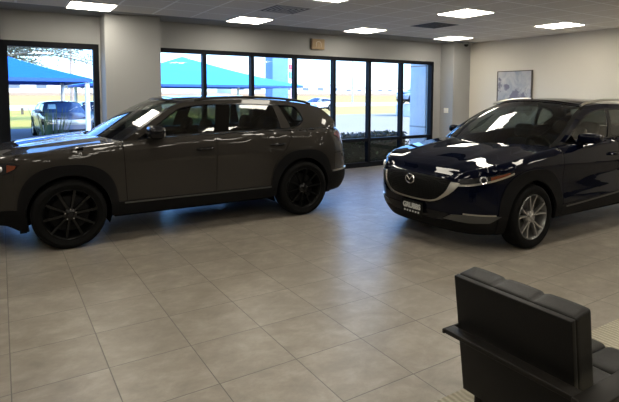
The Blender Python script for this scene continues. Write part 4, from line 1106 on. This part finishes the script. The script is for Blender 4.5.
# --- tree whose crown hangs over the left window, spiky plant before the parked SUV
tr = empty('tree', (-2.0, 37.0, GZ), 'large bare-leaved tree whose grey green crown hangs over the bright blue canopy', 'tree')
rn = random.Random(11); bk = pmat('tree bark', (.16, .125, .095), .9, var=.25)
MB().tube([(0, 0, 0), (.1, 0, 1.5), (.0, .1, 3.2), (.3, 0, 4.6)], [.34, .28, .24, .2], 12).build('trunk', bk, tr)
b = MB(); tips = []
for k in range(44):
    a = rn.uniform(-.9, 1.0); e = rn.uniform(.0, .55); l = rn.uniform(4, 10.5); p = Vector((.2, 0, rn.uniform(3.6, 4.8))); pts = [p.copy()]
    for i in range(6):
        p = p+Vector((math.cos(a)*math.cos(e), math.sin(a)*.5*math.cos(e), math.sin(e)))*l/6; a += rn.uniform(-.25, .25); e += rn.uniform(-.25, .16); pts.append(p.copy())
    b.tube(pts, [.12, .10, .08, .06, .045, .03, .015], 6); tips += pts[2:]
b.build('branches', bk, tr)
lm_, n, p = newmat('grey green leaves'); f = n.noise(1.5, 3, .6, n.coord())
n.l.new(n.ramp(f, [(.35, (.22, .22, .16)), (.65, (.40, .37, .29))]), p.inputs['Base Color']); p.inputs['Roughness'].default_value = .7
b = MB()
for t in tips: leafball(b, t, .75, .75, .5, 34, .17, rn)
b.build('foliage', lm_, tr, smooth=False)
yu = empty('yucca', (.86, 11.2, GZ), 'spiky green yucca plant standing outside in front of the parked SUV', 'plant')
b = MB(); rn = random.Random(5)
for k in range(60):
    a = rn.uniform(0, 2*math.pi); l = rn.uniform(1.15, 1.7); sp_ = rn.uniform(.04, .26); pts = []; w = .028
    d = Vector((math.cos(a), math.sin(a), 0)); sd = Vector((-math.sin(a), math.cos(a), 0)); vs = []
    for i in range(7):
        t = i/6; c = d*(sp_*l*t**1.3+.03)+Vector((0, 0, l*(t-.18*sp_*t*t))); ww = w*(1-t)**.6+.001
        vs += [c-sd*ww, c+d*.006, c+sd*ww]
    b.add(vs, [(3*i+j, 3*i+j+1, 3*i+j+4, 3*i+j+3) for i in range(6) for j in (0, 1)])
b.build('leaves', pmat('yucca leaves', (.05, .085, .03), .5, var=.3, scale=4), yu)
MB().tube([(0, 0, 0), (0, 0, .18)], [.07, .05], 10).build('stem', bk, yu)

# ------------------------------------------------------------------ sky, sun, camera
w = bpy.data.worlds.new('World'); SC.world = w; w.use_nodes = True; nt = w.node_tree
bg = nt.nodes['Background']; sky = nt.nodes.new('ShaderNodeTexSky'); sky.sky_type = 'NISHITA'; sky.sun_disc = False
sky.sun_elevation = R(38); sky.sun_rotation = R(165); sky.air_density = 1.0; sky.dust_density = 1.2; sky.ozone_density = 1.5
mxs = nt.nodes.new('ShaderNodeMix'); mxs.data_type = 'RGBA'; mxs.blend_type = 'MULTIPLY'; mxs.inputs[0].default_value = 1; mxs.inputs[7].default_value = (.58, .82, 1.2, 1); nt.links.new(sky.outputs[0], mxs.inputs[6]); nt.links.new(mxs.outputs[2], bg.inputs[0]); bg.inputs[1].default_value = SKY
sl = bpy.data.lights.new('sun', 'SUN'); sl.energy = SUN; sl.angle = R(.6); sl.color = (1, .87, .66)
so = bpy.data.objects.new('sun', sl); COL.objects.link(so); so.location = (0, -20, 30)
sd = Vector((-.30, .78, -.70)).normalized(); so.rotation_euler = sd.to_track_quat('-Z', 'Y').to_euler()
cam = bpy.data.cameras.new('camera'); co = bpy.data.objects.new('camera', cam); COL.objects.link(co); SC.camera = co
yaw, pitch, roll = .5568, .0705, .0028
cp, s_p, cy_, sy_ = math.cos(pitch), math.sin(pitch), math.cos(yaw), math.sin(yaw)
fw = Vector((sy_*cp, cy_*cp, -s_p)); rt = Vector((cy_, -sy_, 0)); up = rt.cross(fw); rt2 = rt*math.cos(roll)+up*math.sin(roll); up2 = up*math.cos(roll)-rt*math.sin(roll)
mw_ = Matrix((rt2, up2, -fw)).transposed().to_4x4(); mw_.translation = (0, 0, 1.60658); co.matrix_world = mw_
cam.sensor_fit = 'HORIZONTAL'; cam.sensor_width = 36; cam.lens = 496.4/619*36; cam.shift_x = (309.5-309.67)/619; cam.shift_y = (129.27-201)/619
cam.clip_start = .05; cam.clip_end = 2000
vs_ = SC.view_settings; vs_.view_transform = 'Standard'; vs_.look = 'None'; vs_.exposure = EXPO; vs_.gamma = 1; vs_.use_curve_mapping = False
SC.cycles.use_denoising = True; SC.cycles.max_bounces = 10; SC.cycles.transparent_max_bounces = 16; SC.cycles.sample_clamp_indirect = 6
